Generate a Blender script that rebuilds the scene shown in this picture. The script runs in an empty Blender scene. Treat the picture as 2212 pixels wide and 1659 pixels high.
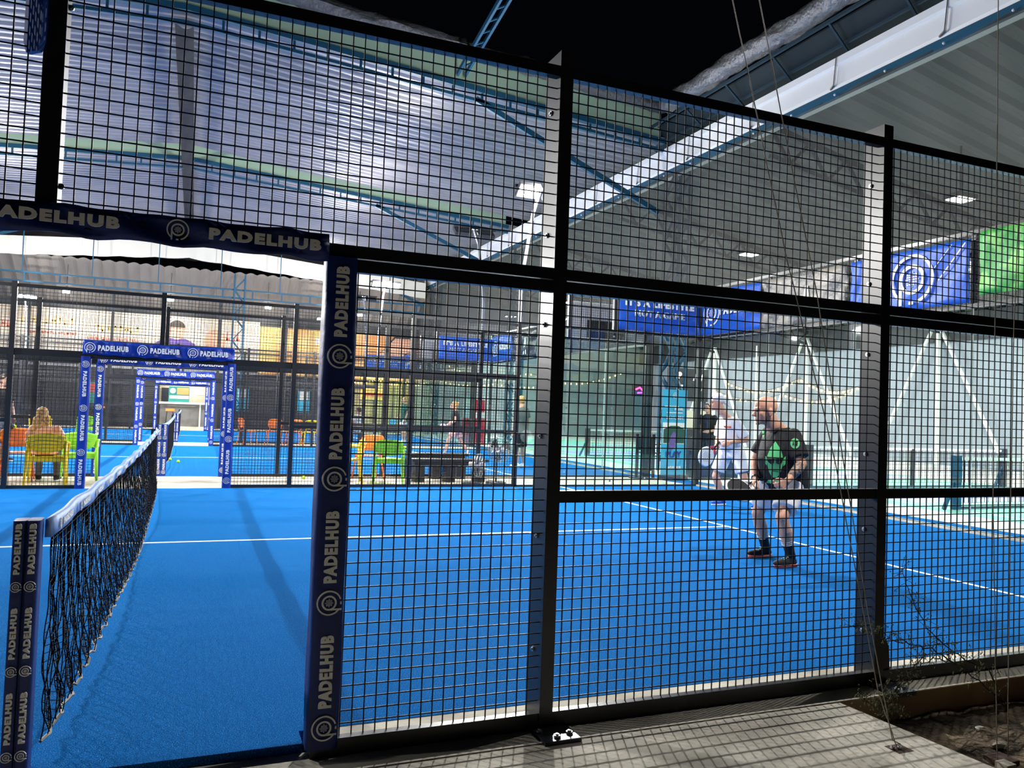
import bpy, bmesh, math, random
from mathutils import Vector, Matrix
from mathutils.bvhtree import BVHTree
random.seed(7)
S = bpy.context.scene
COL = S.collection
PI = math.pi

# ------------------------------------------------------------------ camera
YAW, PITCH, ROLL = .3865, .0339, .0354
cy, sy = math.cos(YAW), math.sin(YAW); cp, sp = math.cos(PITCH), math.sin(PITCH)
F = Vector((sy*cp, cy*cp, sp)); R0 = Vector((cy, -sy, 0)); U0 = R0.cross(F)
cr, sr = math.cos(ROLL), math.sin(ROLL)
RR = R0*cr + U0*sr; UU = -R0*sr + U0*cr
cam = bpy.data.cameras.new('camera'); cam.sensor_width = 36; cam.lens = 1685.72/2212*36
cam.clip_start = .05; cam.clip_end = 400
camo = bpy.data.objects.new('camera', cam); COL.objects.link(camo)
M = Matrix((RR, UU, -F)).transposed().to_4x4(); M.translation = Vector((.4873, -3.2823, 1.3935))
camo.matrix_world = M
S.camera = camo
# ------------------------------------------------------------------ night sky, exposure
w = bpy.data.worlds.new('night'); S.world = w; w.use_nodes = True
w.node_tree.nodes['Background'].inputs[0].default_value = (.10, .12, .2, 1)
w.node_tree.nodes['Background'].inputs[1].default_value = .006
S.view_settings.view_transform = 'Standard'; S.view_settings.look = 'None'
S.view_settings.gamma = 1; S.view_settings.use_curve_mapping = False
S.view_settings.exposure = .55
S.cycles.max_bounces = 8; S.cycles.transparent_max_bounces = 40
S.cycles.sample_clamp_indirect = 6

# ------------------------------------------------------------------ lamps' own light (fixtures are built further down at the same places)
LAMP_E = 560
LAMPS = []     # (x, y, z, facing +1/-1 in y, name)
for sx in (-6, 6):
    LAMPS += [(sx, .0, 5.6, 1), (sx, 10, 5.6, -1), (sx, 12, 5.6, 1), (sx, 22, 5.6, -1), (sx, 24, 5.6, 1), (sx, 34, 5.6, -1)]
def area(name, loc, tgt, e, sx=.6, sy_=.3, col=(1, .985, .96), spread=None):
    l = bpy.data.lights.new(name, 'AREA'); l.shape = 'RECTANGLE'; l.size = sx; l.size_y = sy_; l.energy = e; l.color = col
    if spread: l.spread = spread
    o = bpy.data.objects.new(name, l); COL.objects.link(o); o.location = loc
    o.rotation_euler = (Vector(tgt)-Vector(loc)).to_track_quat('-Z', 'Y').to_euler()
    return o
for (x, y, z, f) in LAMPS:
    area('floodlight_beam', (x, y+f*.86, z-.36), (x*.45, y+f*(7.5 if y < 1 else 5.2), 0), LAMP_E*((.30 if x > 0 else .15) if y < 1 else 1), .10, .06)
    if y > 1 or x > 0:
        l = bpy.data.lights.new('floodlight_spill', 'POINT'); l.energy = LAMP_E*(.03 if y < 1 else .46); l.shadow_soft_size = .035; l.color = (1, .985, .96)
        o = bpy.data.objects.new('floodlight_spill', l); COL.objects.link(o); o.location = (x, y+f*1.12, z-.42)
HALL = [(15.5, 3), (15.5, 8.5), (15.5, 15.4), (15.5, 20.8), (15.5, 27.7), (15.5, 34.1), (21.5, 6), (21.5, 13), (21.5, 20), (21.5, 28)]
for (x, y) in HALL:
    area('hall_lamp_beam', (x, y, 6.22), (x+.6, y, 0), 520, .5, .3)
    l = bpy.data.lights.new('hall_lamp_spill', 'POINT'); l.energy = 9; l.shadow_soft_size = .15; l.color = (1, .97, .9)
    o = bpy.data.objects.new('hall_lamp_spill', l); COL.objects.link(o); o.location = (x, y, 5.9)
for x in (-4.9, -.7, 3.6, 8.0):
    area('cafe_lamp_beam', (x, 35.9, 5.85), (x, 38, 2.5), 75, .5, .3, (1, .95, .85))

# ------------------------------------------------------------------ materials
def mat(name, col, rough=.6, metal=0, spec=.5, emis=None, es=0, noise=None, bump=None, coat=0):
    m = bpy.data.materials.new(name); m.use_nodes = True; nt = m.node_tree; b = nt.nodes['Principled BSDF']
    b.inputs['Base Color'].default_value = (*col, 1); b.inputs['Roughness'].default_value = rough
    b.inputs['Metallic'].default_value = metal; b.inputs['Specular IOR Level'].default_value = spec
    if coat: b.inputs['Coat Weight'].default_value = coat
    if emis: b.inputs['Emission Color'].default_value = (*emis, 1); b.inputs['Emission Strength'].default_value = es
    tc = nt.nodes.new('ShaderNodeTexCoord')
    if noise:   # (scale, col2, lo, hi)
        n = nt.nodes.new('ShaderNodeTexNoise'); n.inputs['Scale'].default_value = noise[0]; n.inputs['Detail'].default_value = 6
        nt.links.new(tc.outputs['Object'], n.inputs['Vector'])
        r = nt.nodes.new('ShaderNodeValToRGB'); r.color_ramp.elements[0].position = noise[2]; r.color_ramp.elements[1].position = noise[3]
        r.color_ramp.elements[0].color = (*col, 1); r.color_ramp.elements[1].color = (*noise[1], 1)
        nt.links.new(n.outputs['Fac'], r.inputs[0]); nt.links.new(r.outputs[0], b.inputs['Base Color'])
    if bump:    # (scale, strength, dist)
        n2 = nt.nodes.new('ShaderNodeTexNoise'); n2.inputs['Scale'].default_value = bump[0]; n2.inputs['Detail'].default_value = 4
        nt.links.new(tc.outputs['Object'], n2.inputs['Vector'])
        bp = nt.nodes.new('ShaderNodeBump'); bp.inputs['Strength'].default_value = bump[1]; bp.inputs['Distance'].default_value = bump[2]
        nt.links.new(n2.outputs['Fac'], bp.inputs['Height']); nt.links.new(bp.outputs[0], b.inputs['Normal'])
    return m
def see_through(name, col, alpha, rough=.7):
    m = bpy.data.materials.new(name); m.use_nodes = True; nt = m.node_tree; b = nt.nodes['Principled BSDF']
    b.inputs['Base Color'].default_value = (*col, 1); b.inputs['Roughness'].default_value = rough
    t = nt.nodes.new('ShaderNodeBsdfTransparent'); mx = nt.nodes.new('ShaderNodeMixShader'); mx.inputs[0].default_value = alpha
    nt.links.new(t.outputs[0], mx.inputs[1]); nt.links.new(b.outputs[0], mx.inputs[2])
    nt.links.new(mx.outputs[0], nt.nodes['Material Output'].inputs[0]); return m
def glass(name, tint):
    m = bpy.data.materials.new(name); m.use_nodes = True; nt = m.node_tree; nt.nodes.remove(nt.nodes['Principled BSDF'])
    t = nt.nodes.new('ShaderNodeBsdfTransparent'); t.inputs[0].default_value = (*tint, 1)
    g = nt.nodes.new('ShaderNodeBsdfGlossy'); g.inputs['Roughness'].default_value = .02
    ge = nt.nodes.new('ShaderNodeNewGeometry'); dt = nt.nodes.new('ShaderNodeVectorMath'); dt.operation = 'DOT_PRODUCT'
    nt.links.new(ge.outputs['Incoming'], dt.inputs[0]); nt.links.new(ge.outputs['Normal'], dt.inputs[1])
    def mth(op, a, b=None):
        n_ = nt.nodes.new('ShaderNodeMath'); n_.operation = op
        for i_, v_ in enumerate((a, b)):
            if v_ is None: continue
            if isinstance(v_, (int, float)): n_.inputs[i_].default_value = v_
            else: nt.links.new(v_, n_.inputs[i_])
        return n_.outputs[0]
    c_ = mth('ABSOLUTE', dt.outputs['Value']); p_ = mth('POWER', mth('SUBTRACT', 1.0, c_), 5.0)
    fr = mth('ADD', mth('MULTIPLY', p_, .9), .05)
    mx = nt.nodes.new('ShaderNodeMixShader'); nt.links.new(fr, mx.inputs[0])
    nt.links.new(t.outputs[0], mx.inputs[1]); nt.links.new(g.outputs[0], mx.inputs[2])
    nt.links.new(mx.outputs[0], nt.nodes['Material Output'].inputs[0]); return m

MT = {}
MT['black'] = mat('black_powder_coat', (.012, .013, .016), .32, 0, .6)
MT['wire'] = mat('black_wire', (.012, .013, .016), .5, 0, .3)
MT['steel'] = mat('steel', (.6, .6, .6), .3, 1)
MT['galv'] = mat('galvanised_sheet', (.60, .62, .70), .42, .25, .5, noise=(3, (.5, .53, .6), .4, .7), bump=(25, .15, .01))
MT['gutter'] = mat('gutter_sheet', (.90, .90, .88), .45, 0, .5, bump=(6, .3, .02))
MT['roofpan'] = mat('roof_sheet', (.26, .25, .27), .42, .25, .5, noise=(1.2, (.21, .20, .22), .35, .7))
MT['roofdark'] = mat('hall_roof_sheet', (.15, .155, .14), .55, .1, .3)
MT['bluesteel'] = mat('teal_blue_steel', (.010, .085, .155), .5, 0, .4)
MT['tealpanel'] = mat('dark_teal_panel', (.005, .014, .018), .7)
MT['fascia'] = mat('pale_green_fascia', (.42, .58, .42), .6, bump=(3, .15, .02))
MT['cream'] = mat('cream_fascia', (.80, .76, .66), .6, bump=(3, .2, .02))
MT['tarp'] = mat('grey_tarp', (.09, .09, .10), .45, bump=(6, .8, .08))
MT['silver'] = mat('silver_plastic', (.20, .20, .205), .36, .35, bump=(9, 1, .06))
MT['darkgrey'] = mat('dark_grey_lining', (.025, .027, .034), .85,0,.2, bump=(5, .5, .03))
MT['curtain'] = see_through('grey_mesh_curtain', (.055, .057, .050), .70, .8)
MT['glass'] = glass('court_glass', (.88, .94, .92))
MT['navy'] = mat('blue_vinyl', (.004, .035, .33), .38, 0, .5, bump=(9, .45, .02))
MT['white_print'] = mat('white_print', (.85, .85, .82), .5)
MT['bannerblue'] = mat('blue_banner', (.006, .09, .52), .5, bump=(5, .5, .03))
MT['bannergreen'] = mat('green_banner', (.03, .30, .05), .5, noise=(4, (.2, .55, .12), .5, .62), bump=(5, .5, .03))
MT['bannergrey'] = mat('grey_banner', (.30, .28, .24), .45, noise=(5, (.12, .12, .12), .48, .6), bump=(7, .9, .05))
MT['bannerblack'] = mat('black_banner', (.02, .02, .022), .35, bump=(6, .8, .04))
MT['backgrey'] = mat('banner_back', (.50, .50, .55), .6)
MT['concrete'] = mat('concrete', (.66, .62, .52), .85, 0, .25, noise=(2.2, (.36, .33, .27), .40, .64), bump=(40, .3, .01))
MT['paving'] = mat('beige_paving', (.72, .66, .54), .7, 0, .3, noise=(3, (.62, .57, .47), .4, .7))
MT['curb'] = mat('curb_plaster', (.50, .34, .20), .85, 0, .2, noise=(4, (.36, .24, .14), .4, .7))
MT['dirt'] = mat('dirt', (.20, .15, .10), .95, 0, .1, noise=(5, (.06, .05, .035), .4, .62), bump=(14, 1, .06))
MT['green_floor'] = mat('green_acrylic', (.22, .55, .42), .6)
MT['lav_floor'] = mat('lavender_acrylic', (.36, .38, .66), .6)
MT['hallfloor'] = mat('hall_concrete', (.66, .66, .62), .5, noise=(1, (.58, .58, .55), .4, .7))
MT['line'] = mat('white_line', (.85, .87, .88), .7)
MT['ball'] = mat('ball_felt', (.55, .85, .02), .8)
MT['yellow'] = mat('yellow_plastic', (1, .74, .01), .35)
MT['orange'] = mat('orange_plastic', (1, .25, .05), .35)
MT['green'] = mat('green_plastic', (.36, .88, .05), .35)
MT['bench'] = mat('black_bench', (.02, .02, .022), .5)
MT['skin'] = mat('skin', (.72, .38, .26), .5, 0, .4, noise=(6, (.66, .32, .21), .4, .7))
MT['skin2'] = mat('tanned_skin', (.60, .31, .19), .5, 0, .4)
MT['blackcloth'] = mat('black_cloth', (.018, .018, .02), .75, 0, .3, bump=(18, .5, .015))
MT['whitecloth'] = mat('white_cloth', (.80, .80, .82), .8, 0, .2, bump=(16, .5, .015))
MT['greycloth'] = mat('grey_cloth', (.13, .13, .13), .8)
MT['dkgreencloth'] = mat('dark_green_cloth', (.02, .09, .07), .8)
MT['pinkcloth'] = mat('pink_cloth', (.85, .42, .38), .8)
MT['navycloth'] = mat('navy_cloth', (.02, .03, .07), .8)
MT['hair'] = mat('blond_hair', (.70, .42, .15), .5, 0, .4, noise=(30, (.36, .18, .06), .4, .6), bump=(60, .6, .01))
MT['darkhair'] = mat('dark_hair', (.04, .025, .015), .5)
MT['alien'] = mat('green_print', (.12, .60, .22), .6)
MT['red'] = mat('red_paint', (.60, .01, .05), .4)
MT['coral'] = mat('coral_rubber', (.90, .16, .12), .5)
MT['mint'] = mat('mint_rubber', (.55, .85, .75), .5)
MT['eye'] = mat('eye', (.02, .015, .01), .2)
MT['tattoo'] = mat('tattooed_skin', (.44, .30, .23), .5, 0, .4, noise=(28, (.10, .09, .09), .46, .60))
MT['shutter'] = mat('dark_shutter', (.035, .038, .042), .5)
MT['kitchen'] = mat('grey_counter_front', (.20, .20, .19), .7, noise=(3, (.14, .14, .13), .4, .7))
MT['kitchenwall'] = mat('kitchen_wall', (.42, .38, .28), .7)
MT['whitepaint'] = mat('white_paint', (.85, .85, .83), .5)
MT['billboard'] = mat('cream_poster', (.74, .66, .54), .6, noise=(.5, (.76, .60, .44), .45, .7))
MT['bbor'] = mat('orange_poster', (.85, .36, .10), .6, noise=(.6, (.92, .58, .22), .4, .65))
MT['bbdk'] = mat('brown_poster', (.62, .25, .08), .6)
MT['purple'] = mat('purple_print', (.16, .10, .35), .7)
MT['printskin'] = mat('pink_print', (.80, .42, .28), .7)
MT['gold'] = mat('gold_print', (.88, .58, .18), .7)
MT['redprint'] = mat('red_print', (.75, .12, .06), .7)
MT['walR'] = None
MT['cafe'] = mat('warm_cafe_wall', (.50, .42, .24), .6)
MT['cyan'] = mat('sky_blue_print', (.04, .42, .68), .5)
MT['teal'] = mat('teal_poster', (.03, .30, .25), .5)
MT['rust'] = mat('rusty_plate', (.07, .035, .02), .9)
MT['twig'] = mat('twig', (.06, .05, .025), .9)
MT['leaf'] = mat('small_leaf', (.34, .38, .20), .7)
MT['cable'] = mat('guy_cable', (.22, .19, .15), .6)
MT['lamp'] = mat('lamp_lens', (1, 1, 1), .5, emis=(1, .98, .94), es=60)
MT['lampdim'] = mat('hall_lamp_lens', (1, 1, 1), .5, emis=(1, .97, .88), es=40)
MT['bulb'] = mat('bulb', (1, .7, .3), .5, emis=(1, .62, .25), es=6)
MT['neon'] = mat('pink_neon', (1, .1, .3), .5, emis=(1, .05, .25), es=5)
MT['neonb'] = mat('violet_neon', (.3, .1, 1), .5, emis=(.3, .05, 1), es=5)
MT['caps'] = mat('lamp_housing', (.05, .05, .055), .4)

def wall_mat():
    m = mat('grey_ribbed_cladding', (.30, .33, .38), .5, .15, .4); nt = m.node_tree; b = nt.nodes['Principled BSDF']
    tc = nt.nodes.new('ShaderNodeTexCoord'); wv = nt.nodes.new('ShaderNodeTexWave'); wv.bands_direction = 'Y'
    wv.inputs['Scale'].default_value = 1.2; nt.links.new(tc.outputs['Object'], wv.inputs['Vector'])
    bp = nt.nodes.new('ShaderNodeBump'); bp.inputs['Strength'].default_value = .5; bp.inputs['Distance'].default_value = .03
    nt.links.new(wv.outputs['Fac'], bp.inputs['Height']); nt.links.new(bp.outputs[0], b.inputs['Normal']); return m
MT['walR'] = wall_mat()
def turf_mat():
    m = mat('blue_turf', (.0, .10, .60), .95, 0, .04); nt = m.node_tree; b = nt.nodes['Principled BSDF']
    tc = nt.nodes.new('ShaderNodeTexCoord')
    n = nt.nodes.new('ShaderNodeTexNoise'); n.inputs['Scale'].default_value = 230; n.inputs['Detail'].default_value = 2
    nt.links.new(tc.outputs['Object'], n.inputs['Vector'])
    r = nt.nodes.new('ShaderNodeValToRGB'); e = r.color_ramp.elements
    e[0].position = .30; e[0].color = (.0, .048, .22, 1); e[1].position = .57; e[1].color = (.0, .128, .47, 1)
    x = e.new(.70); x.color = (.14, .42, .85, 1)
    nt.links.new(n.outputs['Fac'], r.inputs[0])
    n2 = nt.nodes.new('ShaderNodeTexNoise'); n2.inputs['Scale'].default_value = 1.3; n2.inputs['Detail'].default_value = 3
    nt.links.new(tc.outputs['Object'], n2.inputs['Vector'])
    mx = nt.nodes.new('ShaderNodeMix'); mx.data_type = 'RGBA'; mx.blend_type = 'MULTIPLY'; mx.inputs[0].default_value = .3
    nt.links.new(r.outputs[0], mx.inputs[6]); nt.links.new(n2.outputs['Color'], mx.inputs[7])
    mx.inputs[0].default_value = 0.0
    nt.links.new(mx.outputs[2], b.inputs['Base Color'])
    b.inputs['Sheen Weight'].default_value = .45; b.inputs['Sheen Roughness'].default_value = .35; b.inputs['Sheen Tint'].default_value = (.0, .42, 1, 1)
    bp = nt.nodes.new('ShaderNodeBump'); bp.inputs['Strength'].default_value = .6; bp.inputs['Distance'].default_value = .01
    nt.links.new(n.outputs['Fac'], bp.inputs['Height']); nt.links.new(bp.outputs[0], b.inputs['Normal']); return m
MT['turf'] = turf_mat()

# ------------------------------------------------------------------ mesh helpers
V = Vector
class MB:
    def __init__(s): s.v = []; s.f = []
    def add(s, vs, fs):
        n = len(s.v); s.v += [tuple(x) for x in vs]; s.f += [tuple(i+n for i in f) for f in fs]; return s
    def box(s, x0, x1, y0, y1, z0, z1):
        return s.add([(x, y, z) for x in (x0, x1) for y in (y0, y1) for z in (z0, z1)],
                     [(0, 1, 3, 2), (4, 6, 7, 5), (0, 4, 5, 1), (2, 3, 7, 6), (0, 2, 6, 4), (1, 5, 7, 3)])
    def bar(s, a, b, w, h=None, up=(0, 0, 1)):
        a, b = V(a), V(b); h = h or w; d = (b-a).normalized(); u = V(up)
        if abs(d.dot(u)) > .98: u = V((0, 1, 0)) if abs(d.y) < .9 else V((1, 0, 0))
        l = d.cross(u).normalized()*w/2; t = l.cross(d).normalized()*h/2
        return s.add([a-l-t, a-l+t, a+l+t, a+l-t, b-l-t, b-l+t, b+l+t, b+l-t],
                     [(0, 1, 2, 3), (7, 6, 5, 4), (0, 4, 5, 1), (1, 5, 6, 2), (2, 6, 7, 3), (3, 7, 4, 0)])
    def tube(s, pts, r, n=8, cap=True):
        pts = [V(p) for p in pts]; rs = r if isinstance(r, (list, tuple)) else [r]*len(pts)
        vs = []; ref = None
        for i, p in enumerate(pts):
            d = (pts[min(i+1, len(pts)-1)]-pts[max(i-1, 0)]).normalized()
            if ref is None: ref = V((0, 0, 1)) if abs(d.z) < .9 else V((1, 0, 0))
            l = d.cross(ref).normalized(); t = l.cross(d).normalized(); ref = t
            vs += [p+(l*math.cos(2*PI*k/n)+t*math.sin(2*PI*k/n))*rs[i] for k in range(n)]
        fs = [(i*n+k, i*n+(k+1) % n, (i+1)*n+(k+1) % n, (i+1)*n+k) for i in range(len(pts)-1) for k in range(n)]
        if cap: fs += [tuple(range(n))[::-1], tuple((len(pts)-1)*n+k for k in range(n))]
        return s.add(vs, fs)
    def ell(s, c, r, X=None, Y=None, Z=None, nu=14, nv=9):
        c = V(c); X = V(X or (1, 0, 0)); Y = V(Y or (0, 1, 0)); Z = V(Z or (0, 0, 1))
        if isinstance(r, (int, float)): r = (r, r, r)
        vs = [c+Z*r[2]]
        for i in range(1, nv):
            a = PI*i/nv
            for k in range(nu):
                b = 2*PI*k/nu
                vs.append(c+X*r[0]*math.sin(a)*math.cos(b)+Y*r[1]*math.sin(a)*math.sin(b)+Z*r[2]*math.cos(a))
        vs.append(c-Z*r[2]); L = len(vs)-1
        fs = [(0, 1+k, 1+(k+1) % nu) for k in range(nu)]
        for i in range(nv-2):
            for k in range(nu):
                a = 1+i*nu+k; b = 1+i*nu+(k+1) % nu; fs.append((a, a+nu, b+nu, b))
        fs += [(L, 1+(nv-2)*nu+(k+1) % nu, 1+(nv-2)*nu+k) for k in range(nu)]
        return s.add(vs, fs)
    def cap(s, a, b, r0, r1=None, n=12):
        a, b = V(a), V(b); r1 = r0 if r1 is None else r1; d = b-a; L = d.length
        if L < 1e-6: return s.ell(a, r0)
        d /= L; ref = V((0, 0, 1)) if abs(d.z) < .9 else V((1, 0, 0)); l = d.cross(ref).normalized(); t = l.cross(d)
        rings = []
        for j in range(1, 5): t_ = PI/2*(1-j/4); rings.append((a-d*r0*math.sin(t_), r0*math.cos(t_)))
        for j in range(0, 4): t_ = PI/2*j/4; rings.append((b+d*r1*math.sin(t_), r1*math.cos(t_)))
        vs = [a-d*r0]
        for p, rr in rings: vs += [p+(l*math.cos(2*PI*k/n)+t*math.sin(2*PI*k/n))*rr for k in range(n)]
        vs.append(b+d*r1); E_ = len(vs)-1
        fs = [(0, 1+(k+1) % n, 1+k) for k in range(n)]
        for i in range(len(rings)-1):
            for k in range(n):
                p = 1+i*n+k; q = 1+i*n+(k+1) % n; fs.append((p, q, q+n, p+n))
        fs += [(E_, 1+(len(rings)-1)*n+k, 1+(len(rings)-1)*n+(k+1) % n) for k in range(n)]
        return s.add(vs, fs)
    def prism(s, poly, o, X, Y, t):
        o, X, Y = V(o), V(X), V(Y); N = X.cross(Y).normalized()*t; n = len(poly)
        a = [o+X*p[0]+Y*p[1] for p in poly]
        return s.add(a+[p+N for p in a], [tuple(range(n))[::-1], tuple(range(n, 2*n))]+[(i, (i+1) % n, n+(i+1) % n, n+i) for i in range(n)])
    def grid(s, fn, nu, nv):
        vs = [fn(i/nu, j/nv) for i in range(nu+1) for j in range(nv+1)]
        return s.add(vs, [(i*(nv+1)+j, (i+1)*(nv+1)+j, (i+1)*(nv+1)+j+1, i*(nv+1)+j+1) for i in range(nu) for j in range(nv)])
    def slab(s, fn, nu, nv, off):     # a curved sheet with real thickness
        off = V(off); m = (nu+1)*(nv+1)
        s.grid(fn, nu, nv); n = len(s.v)-m
        top = [tuple(V(p)+off) for p in s.v[n:]]; s.v += top
        g = lambda i, j, k: n+k*m+i*(nv+1)+j
        for i in range(nu):
            for j in range(nv): s.f.append((g(i, j+1, 1), g(i+1, j+1, 1), g(i+1, j, 1), g(i, j, 1)))
        for i in range(nu): s.f.append((g(i, 0, 0), g(i, 0, 1), g(i+1, 0, 1), g(i+1, 0, 0))); s.f.append((g(i, nv, 0), g(i+1, nv, 0), g(i+1, nv, 1), g(i, nv, 1)))
        for j in range(nv): s.f.append((g(0, j, 0), g(0, j+1, 0), g(0, j+1, 1), g(0, j, 1))); s.f.append((g(nu, j, 0), g(nu, j, 1), g(nu, j+1, 1), g(nu, j+1, 0)))
        return s
    def mesh(s, name, m=None, smooth=False):
        me = bpy.data.meshes.new(name); me.from_pydata(s.v, [], s.f); me.update()
        bm = bmesh.new(); bm.from_mesh(me); bmesh.ops.recalc_face_normals(bm, faces=bm.faces); bm.to_mesh(me); bm.free()
        if m: me.materials.append(MT[m] if isinstance(m, str) else m)
        if smooth: me.shade_smooth()
        return me
    def build(s, name, m, parent=None, smooth=False, loc=None):
        return put(s.mesh(name, m, smooth), name, parent, loc)
def put(me, name, parent=None, loc=None):
    o = bpy.data.objects.new(name, me); COL.objects.link(o)
    if parent: o.parent = parent
    if loc: o.location = loc
    return o
def tag(o, label=None, cat=None, group=None, kind=None):
    if label: o['label'] = label
    if cat: o['category'] = cat
    if group: o['group'] = group
    if kind: o['kind'] = kind
    return o
def thing(name, label, cat, loc=(0, 0, 0), rz=0, group=None):
    o = bpy.data.objects.new(name, None); COL.objects.link(o); o.location = loc; o.rotation_euler = (0, 0, rz)
    o.empty_display_size = .1
    return tag(o, label, cat, group)
def struct(name, mb, m, smooth=False, label=None):
    o = mb.build(name, m, None, smooth); o['kind'] = 'structure'
    if label: o['label'] = label
    return o
def copy_tree(o, parent=None):
    c = o.copy(); COL.objects.link(c)
    if parent: c.parent = parent
    for ch in list(o.children): copy_tree(ch, c)
    return c
def B(name, m, parent, *boxes):
    mb = MB()
    for b in boxes: mb.box(*b)
    return mb.build(name, m, parent)
_fused = bpy.data.objects
def remesh(mb, voxel, m, name, smooth=6):
    me = mb.mesh('tmp'); o = bpy.data.objects.new('tmp', me); COL.objects.link(o)
    r = o.modifiers.new('r', 'REMESH'); r.mode = 'VOXEL'; r.voxel_size = voxel
    if smooth: q = o.modifiers.new('s', 'SMOOTH'); q.factor = .5; q.iterations = smooth
    dg = bpy.context.evaluated_depsgraph_get(); dg.update()
    new = bpy.data.meshes.new_from_object(o.evaluated_get(dg)); new.name = name
    bpy.data.objects.remove(o); bpy.data.meshes.remove(me)
    new.materials.clear(); new.materials.append(MT[m]); new.shade_smooth()
    return new

# ------------------------------------------------------------------ lettering and the round racket mark
_txt = {}
def text_mesh(s, m='white_print', bold=.062, outline=False):
    k = (s, m, bold, outline)
    if k in _txt: return _txt[k]
    c = bpy.data.curves.new('lettering', 'FONT'); c.body = s; c.size = 1; c.offset = bold; c.extrude = .004
    c.align_x = 'CENTER'; c.align_y = 'CENTER'; c.space_character = 1.08+bold*2; c.resolution_u = 3
    if outline: c.fill_mode = 'NONE'; c.bevel_depth = .022; c.extrude = 0; c.bevel_resolution = 0
    o = bpy.data.objects.new('t', c); COL.objects.link(o)
    dg = bpy.context.evaluated_depsgraph_get(); dg.update()
    me = bpy.data.meshes.new_from_object(o.evaluated_get(dg)); me.name = 'lettering'
    bpy.data.objects.remove(o)
    xs = [v.co.x for v in me.vertices]; ys = [v.co.y for v in me.vertices]
    cx_, cy_ = (max(xs)+min(xs))/2, (max(ys)+min(ys))/2; wd, hg = max(xs)-min(xs), max(ys)-min(ys)
    for v in me.vertices: v.co.x -= cx_; v.co.y -= cy_
    me.materials.clear(); me.materials.append(MT[m]); _txt[k] = (me, wd, hg); return _txt[k]
def place(me, name, parent, o, X, Y, sx, sy_):
    """put a flat mesh in the plane spanned by X (reading direction) and Y (letter up)"""
    X, Y = V(X).normalized(), V(Y).normalized(); N = X.cross(Y)
    m = Matrix((X*sx, Y*sy_, N*1.0)).transposed().to_4x4(); m.translation = V(o)
    ob = bpy.data.objects.new(name, me); COL.objects.link(ob); ob.parent = parent; ob.matrix_local = m; return ob
def word(s, parent, o, X, Y, w_, h_, m='white_print', outline=False, bold=.062):
    me, wd, hg = text_mesh(s, m, bold, outline); return place(me, 'lettering', parent, o, X, Y, w_/wd, h_/hg)
def ring(mb, r0, r1, a0, a1, n=28, z=.004, sx=1):
    pts = []
    vs = []; 
    for i in range(n+1):
        a = math.radians(a0+(a1-a0)*i/n)
        for r in (r0, r1):
            vs += [(r*math.cos(a)*sx, r*math.sin(a), 0), (r*math.cos(a)*sx, r*math.sin(a), z)]
    fs = []
    for i in range(n):
        b = i*4; c = b+4
        fs += [(b+1, b+3, c+3, c+1), (b, c, c+2, b+2), (b, b+1, c+1, c), (b+2, c+2, c+3, b+3)]
    mb.add(vs, fs)
def logo_mesh(m='white_print'):
    if ('logo', m) in _txt: return _txt[('logo', m)]
    mb = MB(); ring(mb, .88, 1.0, -72, 232, 40); ring(mb, .46, .60, -100, 262, 32)
    mb.box(-.60, -.46, -1.0, 0, 0, .004); ring(mb, .88, 1.0, 262, 275, 4)
    for i in range(-3, 4):
        for j in range(-3, 4):
            if i*i+j*j < 10: mb.box(i*.10-.028, i*.10+.028, j*.10-.028, j*.10+.028, 0, .004)
    _txt[('logo', m)] = mb.mesh('racket_mark', m); return _txt[('logo', m)]
def logo(parent, o, X, Y, r, m='white_print'):
    return place(logo_mesh(m), 'racket_mark', parent, o, X, Y, r, r)

# ================================================================== GROUND
NB = .03
def floor(name, m, *boxes, label=None):
    mb = MB()
    for b in boxes: mb.box(*b)
    return struct(name, mb, m, label=label)
for k, (Y0, Y1) in enumerate(((.16, 9.97), (12.03, 21.97), (24.03, 33.97))):
    bx = [(-9.97, 9.97, Y0, Y1, -.06, 0)]
    if k == 0: bx.append((-.97, .965, .03, .16, -.06, 0))
    floor('floor', 'turf', *bx, label='blue artificial turf court surface')
    e = .0015
    lines = [(6.9, 6.95, Y0, Y1, 0, e), (-6.95, -6.9, Y0, Y1, 0, e)]
    ym = (Y0+Y1)/2 if k else 5.0
    lines.append((-6.95, 6.95, ym-.025, ym+.025, 0, e*1.2))
    floor('trim_%d' % (k+1), 'line', *lines, label='white court lines')
floor('floor', 'paving', (-14, 10.0, 9.97, 12.03, -.06, -.004), (-14, 10.0, 21.97, 24.03, -.06, -.004), (-16, 10, 33.97, 37.5, -.06, -.004), label='beige paved walkways between the courts')
floor('floor', 'concrete', (-3.2, .0, -.6, .03, -.12, -.03), (.0, 12, -.18, .03, -.12, -.038), (1.05, 12, .03, .16, -.12, -.003), (.0, .97, .028, .032, -.12, -.04), label='pale concrete kerb under the near fence')
mb = MB(); mb.add([(-3.2, -6, -.05), (4.15, -6, -.05), (3.62, -.18, -.042), (-3.2, -.18, -.042), (-3.2, -6, -.2), (4.15, -6, -.2), (3.62, -.18, -.2), (-3.2, -.18, -.2)],
                  [(0, 1, 2, 3), (0, 4, 5, 1), (1, 5, 6, 2), (2, 6, 7, 3), (3, 7, 4, 0), (4, 7, 6, 5)])
struct('floor', mb, 'concrete', label='worn concrete slab in front of the fence')
B('trim_4', 'curb', None, (3.6, 12, -.184, -.16, -.4, -.04))['kind'] = 'structure'
mb = MB(); rnd = random.Random(3)
hs = {}
def dirtz(i, j): return hs.setdefault((i, j), -.17+rnd.uniform(-.012, .02))
mb.grid(lambda a, b: (3.3+a*6, -6+b*5.84, dirtz(round(a*60), round(b*60))), 60, 60)
struct('floor', mb, 'dirt', True, label='dark rough soil beside the slab')
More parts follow.
